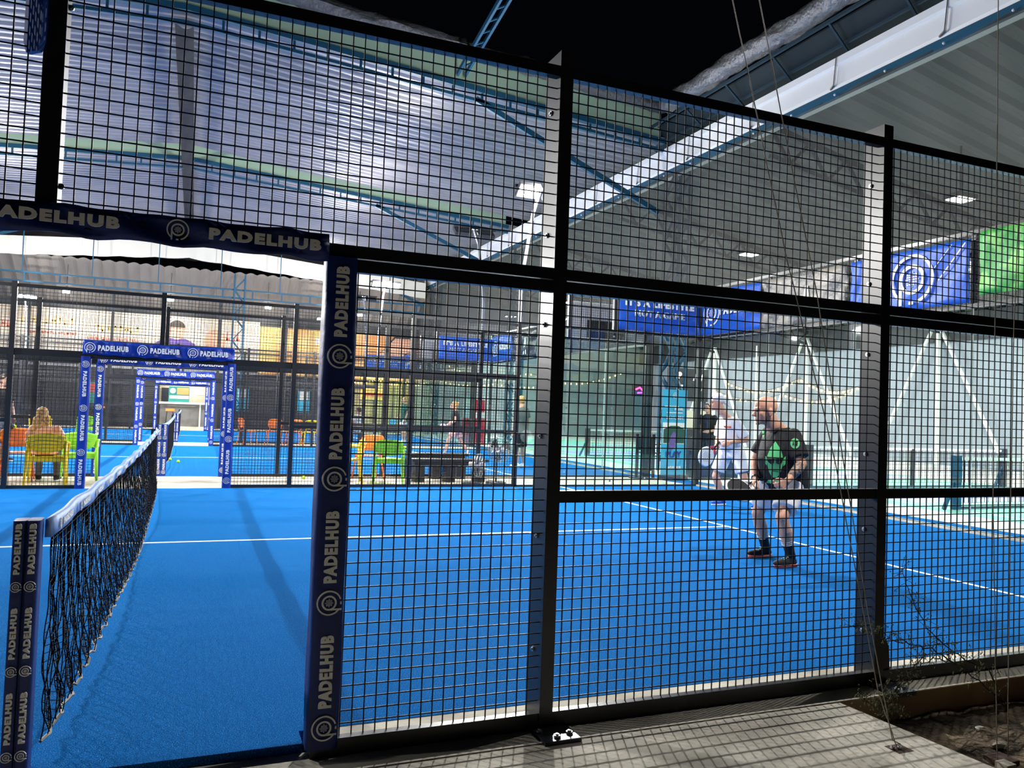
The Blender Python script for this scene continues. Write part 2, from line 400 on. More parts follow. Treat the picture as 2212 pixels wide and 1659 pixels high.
floor('floor', 'hallfloor', (10.75, 11.9, -1, 36, -.06, -.01), (18.6, 26, -1, 37.5, -.06, -.01), (10, 12, 33, 37.5, -.07, -.012), (11.9, 18.6, 33, 37.5, -.07, -.012), label='pale concrete floor of the hall')
floor('floor', 'green_floor', (11.9, 18.6, -1, 33, -.06, -.008), label='mint green hard court')
floor('floor', 'lav_floor', *[(12.6, 18.2, y, y+2.3, -.02, -.006) for y in (2.2, 7, 11.5, 16, 20.5, 25)], label='lavender hard court zone')
floor('floor', 'turf', (9.97, 10.75, -1, 36, -.07, -.012), label='narrow blue turf strip behind the glass')
floor('trim_5', 'concrete', (9.97, 10.12, 0, 10.1, -.05, .03), (9.97, 10.12, 12, 22, -.05, .03), (9.97, 10.12, 24, 34, -.05, .03))
floor('trim_6', 'line', (12.4, 12.46, -1, 33, -.008, -.004), (18.1, 18.16, -1, 33, -.008, -.004), *[(12.4, 18.16, y, y+.05, -.008, -.0035) for y in (2, 4.2, 6.8, 9.2, 13.6, 18, 22.6, 27)])

# ================================================================== ROOF
def roofz(x): return 9.28-abs(x)*.078
BAYS = ((13.75, 23.2), (24.5, 35.0), (35.4, 46))
def wave_sheet(x0, z0, x1, z1, y0, y1, per, amp, nx=8, sag=0, th=.012):
    n = int((y1-y0)/per)*6; mb = MB()
    def f(a, b):
        y = y0+(y1-y0)*b; ph = ((y-y0)/per) % 1.0
        h = amp*(1 if ph < .30 else (1-(ph-.30)/.12 if ph < .42 else (0 if ph < .88 else (ph-.88)/.12)))
        return (x0+(x1-x0)*a, y, z0+(z1-z0)*a+h-sag*math.sin(PI*a)+.02*math.sin(a*9+y*1.7))
    mb.grid(f, nx, n); return mb
for k, (a, b) in enumerate(BAYS):
    for s_ in (-1, 1):
        o = wave_sheet(0, roofz(0)+.12, s_*11.8, roofz(11.8)+.10, a, b, .30, .055, 10, .05).build('ceiling', 'roofpan'); o['kind'] = 'structure'
        o['label'] = 'ribbed grey sheet roof over the %s' % ('second court', 'third court', 'cafe')[k]
# cross frames in blue steel with knee braces, pale fascia on top
for k, Y in enumerate((13.6, 24.25, 35.2)):
    g = thing('roof_frame', ['blue steel roof frame across the second court, the nearest of three', 'blue steel roof frame between second and third court', 'blue steel roof frame above the cafe terrace, the farthest'][k], 'roof frame', (0, Y, 0))
    for s_ in (-1, 1):
        p0, p1 = V((0, 0, roofz(0)-.02)), V((s_*11.3, 0, roofz(11.3)-.02))
        mb = MB(); mb.bar(p0, p1, .14, .13); mb.bar(p0+V((0, 0, -.30)), p1+V((0, 0, -.22)), .09, .07)
        for i in range(1, 16):
            q = p0.lerp(p1, i/16); mb.bar(q, q+V((0, 0, -.28)), .05, .05)
        mb.build('beam', 'bluesteel', g)
        MB().bar((s_*6.2, 0, roofz(6.2)-.25), (s_*11.2, 0, 6.55), .09, .13).build('knee_brace', 'bluesteel', g)
        mb = MB()
        for dx, dy in ((0, -.22), (.45, -.22), (0, .22), (.45, .22)): mb.bar((s_*(11.55+dx), dy, -.0), (s_*(11.55+dx), dy, 8.2), .07)
        for i in range(14):
            z = .2+i*.57; z2 = z+.55
            for dy in (-.22, .22): mb.bar((s_*(11.55+(.45 if i % 2 else 0)), dy, z), (s_*(11.55+(0 if i % 2 else .45)), dy, z2), .045)
            for dx in (0, .45): mb.bar((s_*(11.55+dx), -.22 if i % 2 else .22, z), (s_*(11.55+dx), .22 if i % 2 else -.22, z2), .045)
        mb.build('column', 'bluesteel', g)
    for s_ in (-1, 1):
        mb = MB()
        h = .62 if k < 2 else .75
        def f(a, b, s_=s_, h=h): x = s_*11.2*a; return (x, 0, roofz(x)+.06+h*b)
        if k == 2:
            def f(a, b, s_=s_): x = s_*11.2*a; return (x, -.1, roofz(x)-1.45+.75*b-.05*abs(math.sin(x*2.2))*(1-b))
        mb.slab(f, 40 if k == 2 else 4, 2, (0, .04, 0)); mb.build('fascia', 'cream' if k == 2 else 'fascia', g)
# ridge valley
mb = MB()
mb.grid(lambda a, b: (-.21+.36*a, 13.7+22*b, 8.98-.14*math.sin(PI*a)+.03*math.sin(b*60+a*4)), 5, 60)
o = mb.build('trim_7', 'darkgrey', None, True); tag(o, 'dark crumpled lining along the roof ridge', kind='structure')
# grey fabric folded over the nearest fascia, and the crumpled silver roll beside the gutter
def crumple(p0, p1, r, seed, n=60, m=12, amp=.35):
    rn = random.Random(seed); p0, p1 = V(p0), V(p1); d = (p1-p0).normalized(); l = d.cross(V((0, 0, 1))).normalized(); t = l.cross(d)
    def f(a, b):
        an = 2*PI*b; q = r*(1+amp*math.sin(a*37+an*2+seed)*math.sin(a*13+an*3)+.12*math.sin(a*90+an*5))
        return p0.lerp(p1, a)+l*q*math.cos(an)+t*q*math.sin(an)
    return MB().grid(f, n, m)
tg = thing('folded_tarp', 'dark grey tarp folded along the top edge of the nearest roof', 'tarp', (0, 13.4, 9.9))
for s_ in (1, -1):
    o = crumple((0, 0, .12), (s_*11.2, 0, -.72), .17, 2+s_).build('fabric_fold', 'tarp', tg, True)
o = crumple((10.9, 1.0, 9.02), (10.9, 12.9, 9.02), .21, 9, 110, 16, .16).build('rolled_tarp', 'silver', None, True)
tag(o, 'crumpled silver plastic sheet rolled up above the white gutter', 'tarp')
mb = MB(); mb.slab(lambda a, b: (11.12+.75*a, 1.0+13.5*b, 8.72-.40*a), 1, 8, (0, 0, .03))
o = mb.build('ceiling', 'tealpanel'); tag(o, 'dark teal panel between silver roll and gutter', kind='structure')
mb = MB(); mb.bar((10.9, 1, 8.68), (10.9, 14.5, 8.68), .06); mb.bar((11.5, 1, 8.5), (11.5, 14.5, 8.5), .05)
for i in range(9): mb.bar((10.9, 1.6+i*1.5, 8.67), (11.8, 1.9+i*1.5, 8.3), .04)
MT['darksteel'] = mat('dark_blue_steel', (.006, .03, .05), .6)
tag(mb.build('roof_purlin', 'darksteel'), 'thin blue purlins under the dark teal panel', 'roof frame')
g = thing('roof_strut', 'twin blue steel strut reaching out over the court from the nearest frame', 'roof strut', (5.8, 13.5, 9.0))
for dx in (-.09, .09): MB().bar((dx, 0, 0), (dx, -6.5, 1.15), .05, .11).build('strut_rail', 'bluesteel', g)
mb = MB()
for i in range(16):
    y = -.3-i*.4; mb.bar((-.09, y, -y*.177), (.09, y-.2, (-y+.2)*.177), .03)
mb.build('strut_lacing', 'bluesteel', g)
# gutter along the roof edge
prof = [(11.40, 8.25), (11.46, 8.25), (11.46, 8.14), (11.52, 8.14), (11.52, 7.78), (11.60, 7.70), (11.95, 7.70), (11.95, 7.66), (11.50, 7.66), (11.46, 7.74), (11.46, 8.09), (11.40, 8.12)]
mb = MB(); mb.prism([(p[0], p[1]) for p in prof], (0, 1.0, 0), (1, 0, 0), (0, 0, 1), -44)
gt = thing('roof_gutter', 'bright white sheet metal gutter running along the roof edge', 'gutter')
mb.build('channel', 'gutter', gt)
for i in range(18):
    y = 3.2+i*2.35; mb = MB(); mb.bar((11.40, y, 8.24), (11.40, y+.05, 7.74), .035, .02); mb.bar((11.40, y+.05, 7.74), (11.46, y+.2, 7.72), .03); mb.build('bracket', 'steel', gt)
mb = MB(); mb.bar((11.47, 1, 7.58), (11.47, 45, 7.58), .08, .16); struct('trim_8', mb, 'bluesteel', label='blue rail below the gutter')
# mesh curtain hanging from that rail, scalloped between its eyelets
def cf(a, b):
    y = 1.0+44*a; top = 7.55-.05*abs(math.sin(PI*y/1.15)); bot = 4.05+.05*math.sin(y*2)
    return (11.40+.05*math.sin(y*1.9+b*4)+.03*math.sin(y*5.3-b*9), y, bot+(top-bot)*b)
cu = thing('mesh_curtain', 'long translucent grey mesh curtain hanging under the gutter', 'curtain')
MB().grid(cf, 330, 12).build('netting', 'curtain', cu, True)
mb = MB(); mb.tube([cf(i/110, 0) for i in range(111)], .035, 6); mb.build('hem', 'black', cu)
mb = MB()
for i in range(39): mb.ell((11.37, 1+i*1.15, 7.53), .022, nu=8, nv=6)
tag(mb.build('eyelet', 'whitepaint', cu), kind='stuff')
# hall roof and wall behind the curtain
o = MB()
n = 90
def hf(a, b): y = -2+48*b; ph = (y/.5) % 1; return (11.9+13.8*a, y, 8.1-2.75*a+(.07 if ph < .4 else 0))
o.grid(hf, 4, 96*5); o = o.build('ceiling', 'roofdark'); tag(o, 'dark ribbed sheet roof of the hall beyond the curtain', kind='structure')
for k, Y in enumerate((3.9, 10.4, 16.9, 23.4, 29.9)):
    g = thing('wall_brace', 'dark truss and white braces on the hall wall, %s' % ('nearest of the row', 'second of the row', 'third of the row', 'fourth of the row', 'farthest of the row')[k], 'wall brace', (0, Y, 0), group='braced frames on the hall wall')
    mb = MB(); mb.bar((12, 0, 7.85), (25.2, 0, 5.25), .12, .14); mb.bar((12, 0, 7.2), (25.2, 0, 4.75), .10, .10)
    for i in range(12):
        a = i/12; b_ = (i+1)/12
        mb.bar((12+13.2*a, 0, 7.85-2.6*a), (12+13.2*(a+b_)/2, 0, 7.2-2.45*(a+b_)/2), .06); mb.bar((12+13.2*(a+b_)/2, 0, 7.2-2.45*(a+b_)/2), (12+13.2*b_, 0, 7.85-2.6*b_), .06)
    mb.build('truss', 'shutter', g)
    MB().bar((25.2, 0, 0), (25.2, 0, 5.0), .14, .10).build('post', 'whitepaint', g)
    MB().bar((25.1, -.15, 4.9), (25.1, -2.7, .05), .10, .08).build('brace', 'whitepaint', g)
    MB().bar((25.1, .15, 4.9), (25.1, 2.7, .05), .10, .08).build('brace', 'whitepaint', g)
struct('wall_right', MB().box(25.4, 25.6, -2, 46, -.05, 4.4), 'walR', label='grey ribbed cladding of the hall wall')
struct('trim_9', MB().box(25.3, 25.6, -2, 46, 4.4, 5.4), 'shutter', label='dark band at the top of the hall wall')
for y in (1, 7.2, 13.8, 20.2, 26.8): B('trim_10', 'whitepaint', None, (25.28, 25.38, y-.04, y+.04, 0, 4.9))['kind'] = 'structure'
for k, (x, y) in enumerate(HALL):
    g = thing('hall_lamp', 'flat bright hall lamp, %s of the row %s' % (('nearest', 'second', 'third', 'fourth', 'fifth', 'farthest')[k] if k < 6 else ('nearest', 'second', 'third', 'farthest')[k-6], 'over the green court' if k < 6 else 'close to the cladding'), 'lamp', (x, y, 6.25), group='hall ceiling lamps')
    B('housing', 'caps', g, (-.28, .28, -.2, .2, 0, .1)); B('lens', 'lampdim', g, (-.24, .24, -.16, .16, -.015, 0))
    rz_ = 8.1-2.75*(x-11.9)/13.8
    MB().bar((0, 0, .1), (0, 0, rz_-6.25+.03), .03).build('hanger', 'caps', g)

# ================================================================== FENCES
def mesh_panel(parent, x0, x1, z0, z1, y=0, r=.0026, sp_=.05):
    """welded wire in the xz plane"""
    mb = MB(); n = max(1, round((x1-x0)/sp_))
    for i in range(1, n):
        x = x0+(x1-x0)*i/n; mb.box(x-r, x+r, y-r, y+r, z0, z1)
    n = max(1, round((z1-z0)/sp_))
    for i in range(1, n):
        z = z0+(z1-z0)*i/n; mb.box(x0, x1, y-3*r, y-r, z-r, z+r)
    return mb.build('mesh_panel', 'wire', parent)
def mesh_panel_y(parent, y0, y1, z0, z1, x=0, r=.0026, sp_=.05):
    mb = MB(); n = round((y1-y0)/sp_)
    for i in range(1, n):
        y = y0+(y1-y0)*i/n; mb.box(x-r, x+r, y-r, y+r, z0, z1)
    n = round((z1-z0)/sp_)
    for i in range(1, n):
        z = z0+(z1-z0)*i/n; mb.box(x-3*r, x-r, y0, y1, z-r, z+r)
    return mb.build('mesh_panel', 'wire', parent)

MT['navyshade'] = mat('shaded_blue_vinyl', (.002, .018, .15), .5, 0, .5, bump=(9, .45, .02))  # the blue vinyl again, its colour darkened for the unlit camera side
def pad(name, label, x0, x1, y0, y1, h, group, up=True, n=3, face=-1, vinyl='navy', z0=0):
    """padded sleeve round a post with the name running along it"""
    g = thing(name, label, 'post pad', ((x0+x1)/2, (y0+y1)/2, z0), group=group)
    hx, hy = (x1-x0)/2, (y1-y0)/2; mb = MB()
    def f(a, b):
        an = 2*PI*b; c, s__ = math.cos(an), math.sin(an); k = 1/((abs(c)**6+abs(s__)**6)**(1/6))
        wob = 1+.03*math.sin(a*19+an*2)
        return (hx*k*c*wob, hy*k*s__*wob, h*a)
    mb.grid(f, 24, 32); mb.add([f(1, i/32) for i in range(32)], [tuple(range(32))]); mb.add([f(0, i/32) for i in range(32)], [tuple(range(32))])
    mb.build('sleeve', vinyl, g, True)
    wdt = hx*2; X = V((0, 0, 1)) if up else V((0, 0, -1)); Yd = V((-1, 0, 0)) if up else V((1, 0, 0))
    if face > 0: Yd = -Yd
    step = h/n; yy = face*(hy*1.035+.002)
    for i in range(n):
        zc = step*(i+.5)
        if up:
            logo(g, (0, yy, zc-step*.32), X, Yd, wdt*.38); word('PADELHUB', g, (0, yy, zc+step*.13), X, Yd, step*.58, wdt*.40)
        else:
            logo(g, (0, yy, zc+step*.32), X, Yd, wdt*.38); word('PADELHUB', g, (0, yy, zc-step*.13), X, Yd, step*.58, wdt*.40)
    return g
def lintel(label, y, x0, x1, z0, z1, reps, face=-1, sag=.02, seed=0, group=None, rx=0, vinyl='navy'):
    g = thing('lintel_banner', label, 'banner', (0, y, 0), group=group); mb = MB()
    def f(a, b):
        x = x0+(x1-x0)*a
        return (x, face*(.035+.012*math.sin(x*17+b*5+seed)+.008*math.sin(x*41)), z0+(z1-z0)*b-sag*math.sin(PI*a)+.006*math.sin(x*23+seed)*(1 if b < .5 else .3))
    mb.slab(f, 60, 6, (0, -face*.004, 0)); mb.build('cloth', vinyl, g, True)
    L = (x1-x0)/reps; h = z1-z0; zc = (z0+z1)/2-sag*.6
    for i in range(reps):
        xc = x0+L*(i+.5)+rx
        logo(g, (xc-L*.36, face*.062, zc), (1, 0, 0), (0, 0, 1), h*.36)
        word('PADELHUB', g, (xc+L*.08, face*.062, zc), (1, 0, 0), (0, 0, 1), L*.58, h*.40)
    return g

# ---- near fence (two posts, mesh panels, rails)
nf = thing('court_fence', 'tall black wire mesh fence close to the camera, with thick frame rails', 'fence')
P0, P1, D0, D1 = .0, .0, -.05, .11
B('post', 'black', nf, (-.076, -.006, -.035, .06, 2.0, 3.35))
B('post', 'black', nf, (.985, 1.055, -.04, .05, -.04, 2.0))
B('post', 'black', nf, (1.992, 2.058, D0, D1, -.04, 3.07))
B('post', 'black', nf, (4.000, 4.068, D0, .09, -.04, 3.07))
B('post', 'black', nf, (5.97, 6.04, D0, .09, -.04, 3.07))
B('post', 'black', nf, (-2.04, -1.97, D0, .09, -.04, 3.07)); B('post', 'black', nf, (-1.06, -.985, D0, .09, -.04, 2.0))
for xa, xb in ((-1.97, -.076), (-.006, 1.992), (2.058, 4.0), (4.068, 5.97)):
    if xb > 0 or True:
        B('rail', 'black', nf, (xa, xb, -.042, -.002, 2.95, 3.0), )
        B('rail', 'black', nf, (xa, xb, -.042, -.002, 2.003, 2.055))
for xa, xb in ((1.055, 1.992), (2.058, 4.0), (4.068, 5.97), (-1.97, -1.06)):
    B('rail', 'black', nf, (xa, xb, -.042, -.002, 1.945, 1.998))
    B('rail', 'black', nf, (xa, xb, -.042, -.002, -.045, .033))
for xa, xb in ((2.058, 4.0), (4.068, 5.97)): B('rail', 'black', nf, (xa, xb, -.042, -.002, .978, 1.032))
for xa, xb, za, zb in ((-1.97, -.076, 2.055, 2.95), (-.006, 1.992, 2.055, 2.95), (2.058, 4.0, 2.055, 2.95), (4.068, 5.97, 2.055, 2.95),
                       (1.055, 1.992, .033, 1.945), (2.058, 4.0, 1.032, 1.945), (2.058, 4.0, .033, .978), (4.068, 5.97, 1.032, 1.945), (4.068, 5.97, .033, .978), (-1.97, -1.06, .033, 1.945)):
    mesh_panel(nf, xa, xb, za, zb, -.012, .0024)
B('gusset', 'black', nf, (-.12, -.06, -.03, 0, 2.0, 2.02))
def bolt(parent, x, y, z, ax='y', r=.011):
    mb = MB(); n = 10; c = V((x, y, z)); d = V((0, -1, 0)) if ax == 'y' else V((-1, 0, 0)) if ax == 'x' else V((0, 0, 1))
    mb.tube([c-d*.003, c+d*.006], r, n); mb.tube([c+d*.006, c+d*.012], r*.55, 6)
    return mb.build('bolt', 'steel', parent)
for z in (2.80, 2.22, 1.80, 1.28, .82, .30): bolt(nf, 1.99, .035, z, 'x', .012)
for z in (2.74, 2.18, 1.78, 1.22, .80, .24): bolt(nf, 3.998, .035, z, 'x', .012)
for z in (2.83, 2.16): bolt(nf, .0, -.0, z, 'y', .011)
# base plates
for px in (2.025, 4.034):
    B('base_plate', 'black', nf, (px-.075, px+.10, -.21, .12, -.05, -.026))
    for dx, dy in ((.07, -.15), (.0, -.17), (-.055, -.10)): bolt(nf, px+dx, dy, -.022, 'z', .015)
mb = MB(); mb.prism([(0, 0), (.0, .26), (.03, .25), (.06, .20), (.075, .0)], (4.068, -.03, -.04), (1, 0, 0), (0, 0, 1), -.008)
gs = mb.build('gusset_plate', 'black', nf)
mb = MB()
for z in (.14, .20): ring(mb, .0, .010, 0, 360, 14)
# blue octagonal plate on the centre post
mb = MB(); oc = [(-.03, -.16), (.03, -.16), (.045, -.12), (.045, .30), (.03, .34), (-.03, .34), (-.045, .30), (-.045, -.12)]
mb.prism(oc, (-.098, -.02, 2.79), V((.72, -.69, 0)), (0, 0, 1), .02); o = mb.build('post_plate', 'bannerblue')
tag(o, 'small blue octagonal plate fixed to the centre fence post', 'sign')
mb = MB(); ring(mb, .9, 1.0, 0, 360, 30); me = mb.mesh('oval_mark', 'white_print'); place(me, 'oval_mark', o, (-.098+.0, -.038, 2.87), V((.72, -.69, 0)), (0, 0, 1), .024, .10)
word('PADELHUB', o, (-.098, -.038, 2.87), (0, 0, 1), V((-.72, .69, 0)), .13, .018)
# near doorway dressing
pad('post_pad', 'shade-darkened blue padded sleeve with white lettering on the near doorway post', .966, 1.098, -.062, .07, 2.0, None, True, 4, -1, 'navyshade')
o = lintel('shade-darkened blue banner with white lettering sagging across the top of the near doorway', -.02, -1.22, .972, 1.98, 2.09, 3, -1, .006, 2, None, .06, 'navyshade')

# ---- nets
def net(Y0, which, group, detail):
    lab = {0: 'sagging black net across the nearest court', 1: 'black net on the second court beyond the paved walkway', 2: 'small black net on the farthest court'}[which]
    g = thing('court_net', lab, 'net', (0, Y0, 0))
    ya, yb = .22, 9.78; n = 300 if detail else 100; m = 25 if detail else 10
    ht = lambda t: .915-.045*math.sin(PI*t)
    rn = random.Random(5+which)
    def pos(i, j):
        t = i/n; s_ = j/m; z = .05*(1-s_)+(ht(t)-.06)*s_ + (rn2[i]*.010)*(1-s_)
        bulge = (.10*math.sin(PI*t)**.6*(1-s_)**1.6+.012*math.sin(i*.9+j*.4)*(1-s_)) if detail else .04*math.sin(PI*t)*(1-s_)
        zz = z+.035*math.sin(t*11)*(1-s_)**2*math.sin(PI*t)
        return V((bulge+(.02*math.sin(i*2.3)*math.sin(j*.5)*(1-s_) if detail else 0), ya+(yb-ya)*t+((.010*math.sin(j*1.3+i*.5)+.012*rn2[i]*math.sin(j*.9)) if detail else 0), zz))
    rn2 = [rn.uniform(-1, 1) for _ in range(n+1)]
    mb = MB(); r = .0026 if detail else .0038
    for i in range(n+1): mb.tube([pos(i, j) for j in range(m+1)], r, 3, False)
    for j in range(m+1): mb.tube([pos(i, j) for i in range(n+1)], r*.8, 3, False)
    mb.build('netting', 'cord', g)
    MB().tube([pos(i, 0)+V((0, 0, .004*math.sin(i*1.7))) for i in range(n+1)], .007, 5).build('bottom_cord', 'cable', g)
    mb = MB(); mb.slab(lambda a, b: (-.012+.006*math.sin(a*60), .14+9.72*a, ht(a)-.065+.068*b+.003*math.sin(a*90)), 90, 2, (.024, 0, 0)); tb = mb.build('top_band', 'navy' if False else 'band', g, True)
    for i in range(16):
        y = .35+i*.62; a = (y-.14)/9.72
        word('PADELHUB', tb, (.019, y+.14, ht(a)-.03), (0, 1, 0), (0, 0, 1), .26, .028); logo(tb, (.019, y-.06, ht(a)-.03), (0, 1, 0), (0, 0, 1), .022)
    for yy in (.1, 9.9):
        B('post', 'black', g, (-.09, -.03, yy-.03, yy+.03, 0, .92))
    return g
MT['cord'] = mat('black_cord', (.012, .012, .014), .8, 0, .2)
MT['band'] = mat('net_band', (.20, .34, .66), .6, bump=(12, .5, .02))
net(0, 0, None, True); net(12, 1, None, False); net(24, 2, None, False)
def netpad(Y, label, n=3, two=True):
    g = thing('net_post_pad', label, 'post pad', (0, Y, 0), group=None)
    for k, (xa, xb) in enumerate(((-.104, -.0605), (-.0595, -.014)) if two == 1 else ((-.085, -.003), (.003, .085))):
        mb = MB(); hx = (xb-xa)/2; cxx = (xa+xb)/2
        def f(a, b):
            an = 2*PI*b; c, s__ = math.cos(an), math.sin(an); kk = 1/((abs(c)**6+abs(s__)**6)**(1/6)); return (cxx+hx*kk*c, .045*kk*s__, .925*a)
        mb.grid(f, 10, 32); mb.add([f(1, i/32) for i in range(32)], [tuple(range(32))]); s_ = mb.build('sleeve', 'navyshade' if two == 1 else 'navy', g, True)
        for i in range(n):
            zc = .92/n*(i+.5)+.02; st = .92/n
            logo(s_, (cxx, -.049, zc-st*.33), (0, 0, 1), (-1, 0, 0), hx*.85); word('PADELHUB', s_, (cxx, -.049, zc+st*.12), (0, 0, 1), (-1, 0, 0), st*.60, hx*.95)
    return g
netpad(.1, 'shade-darkened blue padded net post with white lettering, nearest to the camera', 3, 1)
netpad(12.1, 'blue padded net post on the second court beside two balls', 3, 2)
netpad(24.1, 'blue padded net post on the farthest court', 3, 2)

# ---- far side fences
def side_fence(Y, k, face):
    names = {10: 'far side fence of the nearest court', 12: 'near side fence of the second court', 22: 'far side fence of the second court', 24: 'near side fence of the third court', 34: 'far side fence of the third court'}
    g = thing('court_fence', 'black wire mesh and glass fence, the '+names[Y], 'fence', (0, Y, 0), group=None)
    for x in (-8, -6, -4, -2, 2, 4, 6): B('post', 'black', g, (x-.035, x+.035, -.04, .04, 0, 3.03))
    B('post', 'black', g, (-.035, .035, -.04, .04, 2.0, 3.03))
    for x in (-1, 1): B('post', 'black', g, (x-.035, x+.035, -.04, .04, 0, 2.0))
    B('post', 'black', g, (9.95, 10.03, -.04, .04, 0, 4.0)); B('post', 'black', g, (7.97, 8.03, -.04, .04, 3.0, 4.0))
    B('rail', 'black', g, (-8, 6, -.02, .02, 2.95, 3.0)); B('rail', 'black', g, (-8, 6, -.02, .02, 1.95, 2.05))
    B('rail', 'black', g, (2, 6, -.02, .02, .97, 1.03)); B('rail', 'black', g, (-8, -2, -.02, .02, .97, 1.03))
    B('rail', 'black', g, (-8, -1, -.02, .02, 0, .05)); B('rail', 'black', g, (1, 6, -.02, .02, 0, .05)); B('rail', 'black', g, (6, 10, -.04, .04, 0, .03))
    B('rail', 'black', g, (6, 10, -.025, .025, 2.98, 3.03)); B('rail', 'black', g, (8, 10, -.02, .02, 3.96, 4.0))
    r = .0026
    for a in (-8, -6, -4, -2, 0, 2, 4):
        mesh_panel(g, a, a+2, 2.05, 2.95, 0, r)
    for a, b in ((-8, -6), (-6, -4), (-4, -2), (2, 4), (4, 6)):
        mesh_panel(g, a, b, 1.03, 1.95, 0, r); mesh_panel(g, a, b, .05, .97, 0, r)
    mesh_panel(g, -2, -1, .05, 1.95, 0, r); mesh_panel(g, 1, 2, .05, 1.95, 0, r)
    mesh_panel(g, 8, 10, 3.03, 3.96, 0, r)
    for a in (6, 8): B('glass_pane', 'glass', g, (a+.04, a+1.985, -.005, .005, .03, 2.97))
    for z in (.1, 1.5, 2.9): bolt(g, 8.0, -.0, z, 'y', .02)
    lab = {10: 'nearest court, far side', 12: 'second court, near side', 22: 'second court, far side', 24: 'third court, near side', 34: 'third court, far side'}[Y]
    fc = face
    for x, up, sd in ((-1.03, False, 'left of the net'), (1.03, True, 'right of the net')):
        dx = .065
        pad('post_pad', 'blue lettered pad on the doorway post %s, %s' % (sd, lab), x-dx, x+dx, Y-.06, Y+.06, 1.98, 'blue doorway post pads', up, 3)
    lintel('blue lettered banner over the doorway, %s' % lab, Y-.04 if True else Y, -1.08, 1.06, 2.02 if Y in (10, 22, 34) else 1.96, 2.23 if Y in (10, 22, 34) else 2.12, 3, -1, .02, Y, 'blue doorway lintel banners')
    # slogan banner on the mesh above the glass
    b = thing('slogan_banner', 'blue slogan banner above the corner glass, %s' % lab, 'banner', (0, Y, 0), group='blue slogan banners')
    s_ = -1 if face < 0 else 1
    mb = MB(); mb.slab(lambda a, c: (8.06+1.9*a, s_*(.03+.012*math.sin(a*14+c*6)), 3.05+.78*c-.02*math.sin(a*22)*(1-c)*0), 30, 6, (0, .004, 0)); mb.build('cloth', 'bannerblue', b, True)
    if s_ < 0:
        word("IT'S A LIFESTYLE", b, (9.0, -.055, 3.60), (1, 0, 0), (0, 0, 1), 1.6, .15)
        word('NOT A GAME', b, (9.0, -.055, 3.39), (1, 0, 0), (0, 0, 1), 1.15, .13, outline=True, bold=0)
    else:
        mb = MB(); mb.box(8.05, 9.97, .018, .022, 3.05, 3.83); mb.build('backing', 'backgrey', b)
        B('hem', 'whitepaint', b, (8.04, 9.97, .008, .016, 3.80, 3.84), (8.04, 8.08, .008, .016, 3.05, 3.84), (8.04, 9.97, .008, .016, 3.02, 3.06))
        B('dark_patch', 'bannerblack', b, (8.45, 9.4, .008, .017, 3.06, 3.45))
    return g
side_fence(10, 0, -1); side_fence(12, 1, 1); side_fence(22, 1, -1); side_fence(24, 2, 1); side_fence(34, 2, -1)

def back_wall(Y0, k):
    nm = ('nearest', 'second', 'third')[k]
    g = thing('glass_back_wall', 'glass and mesh end wall of the %s court' % nm, 'glass wall', (10, Y0, 0))
    for y in (2, 4, 6, 8):
        B('post', 'black', g, (.03, .09, y-.03, y+.03, 3.0, 4.02))
    B('post', 'black', g, (.02, .12, -.04, .04, 0, 4.02))
    B('rail', 'black', g, (.0, .06, 0, 10, 2.98, 3.03)); B('rail', 'black', g, (.0, .05, 0, 10, 3.96, 4.01)); B('rail', 'black', g, (0, .05, 0, 10, 0, .035))
    for y in (0, 2, 4, 6, 8):
        B('glass_pane', 'glass', g, (.01, .022, y+.008, y+1.992, .035, 2.97)); mesh_panel_y(g, y, y+2, 3.03, 3.96, .02)
        if y: B('glass_fin', 'whitepaint', g, (.022, .05, y-.006, y+.006, .035, 2.97))
    def ban(name, lab, y0, y1, m, z0=3.04, z1=3.90, wave=1):
        b = thing(name, lab, 'banner', (10, Y0, 0))
        mb = MB(); mb.slab(lambda a, c: (-.028-.012*wave-wave*(.014*math.sin(a*13+c*7+y0)+.008*math.sin(c*17+a*5)), y0+(y1-y0)*a, z0+(z1-z0)*c), 24, 10, (-.004, 0, 0)); mb.build('cloth', m, b, True)
        return b
    b = ban('name_banner', 'blue banner with name and round mark in the corner, end wall of the %s court' % nm, 8.1, 9.9, 'bannerblue')
    logo(b, (-.065, 9.55, 3.47), (0, -1, 0), (0, 0, 1), .26); word('PADELHUB', b, (-.065, 8.75, 3.50), (0, -1, 0), (0, 0, 1), 1.05, .2)
    b = ban('grey_banner', 'crumpled grey and black banner on the end wall of the %s court' % nm, 6.1, 8.05, 'bannergrey' if k == 0 else 'bannerblack', 3.04, 3.9, 2)
    mb = MB(); mb.prism([(-.14, -.3), (-.02, .22), (.03, .22), (.12, -.3), (.05, -.3), (0, .08), (-.05, -.3)], (-.08, 6.95, 3.45), (0, -1, 0), (0, 0, 1), .004); mb.build('printed_mark', 'white_print', b)
    if k: return
    ban('blue_strip_banner', 'narrow plain blue strip banner between grey banner and mark banner', 5.55, 6.02, 'bannerblue')
    b = ban('mark_banner', 'blue banner with one large round racket mark', 4.0, 5.5, 'bannerblue')
    logo(b, (-.065, 4.88, 3.47), (0, -1, 0), (0, 0, 1), .36)
    mb = MB(); mb.bar((-.062, 4.05, 3.85), (-.062, 4.45, 3.40), .006, .015); mb.bar((-.062, 4.25, 3.86), (-.062, 4.52, 3.58), .006, .008); mb.build('printed_stripe', 'white_print', b)
    b = ban('green_banner', 'green banner with pale diagonal pattern at the right edge', 1.9, 3.85, 'bannergreen', 3.12, 3.96)
back_wall(0, 0); back_wall(12, 1); back_wall(24, 2)

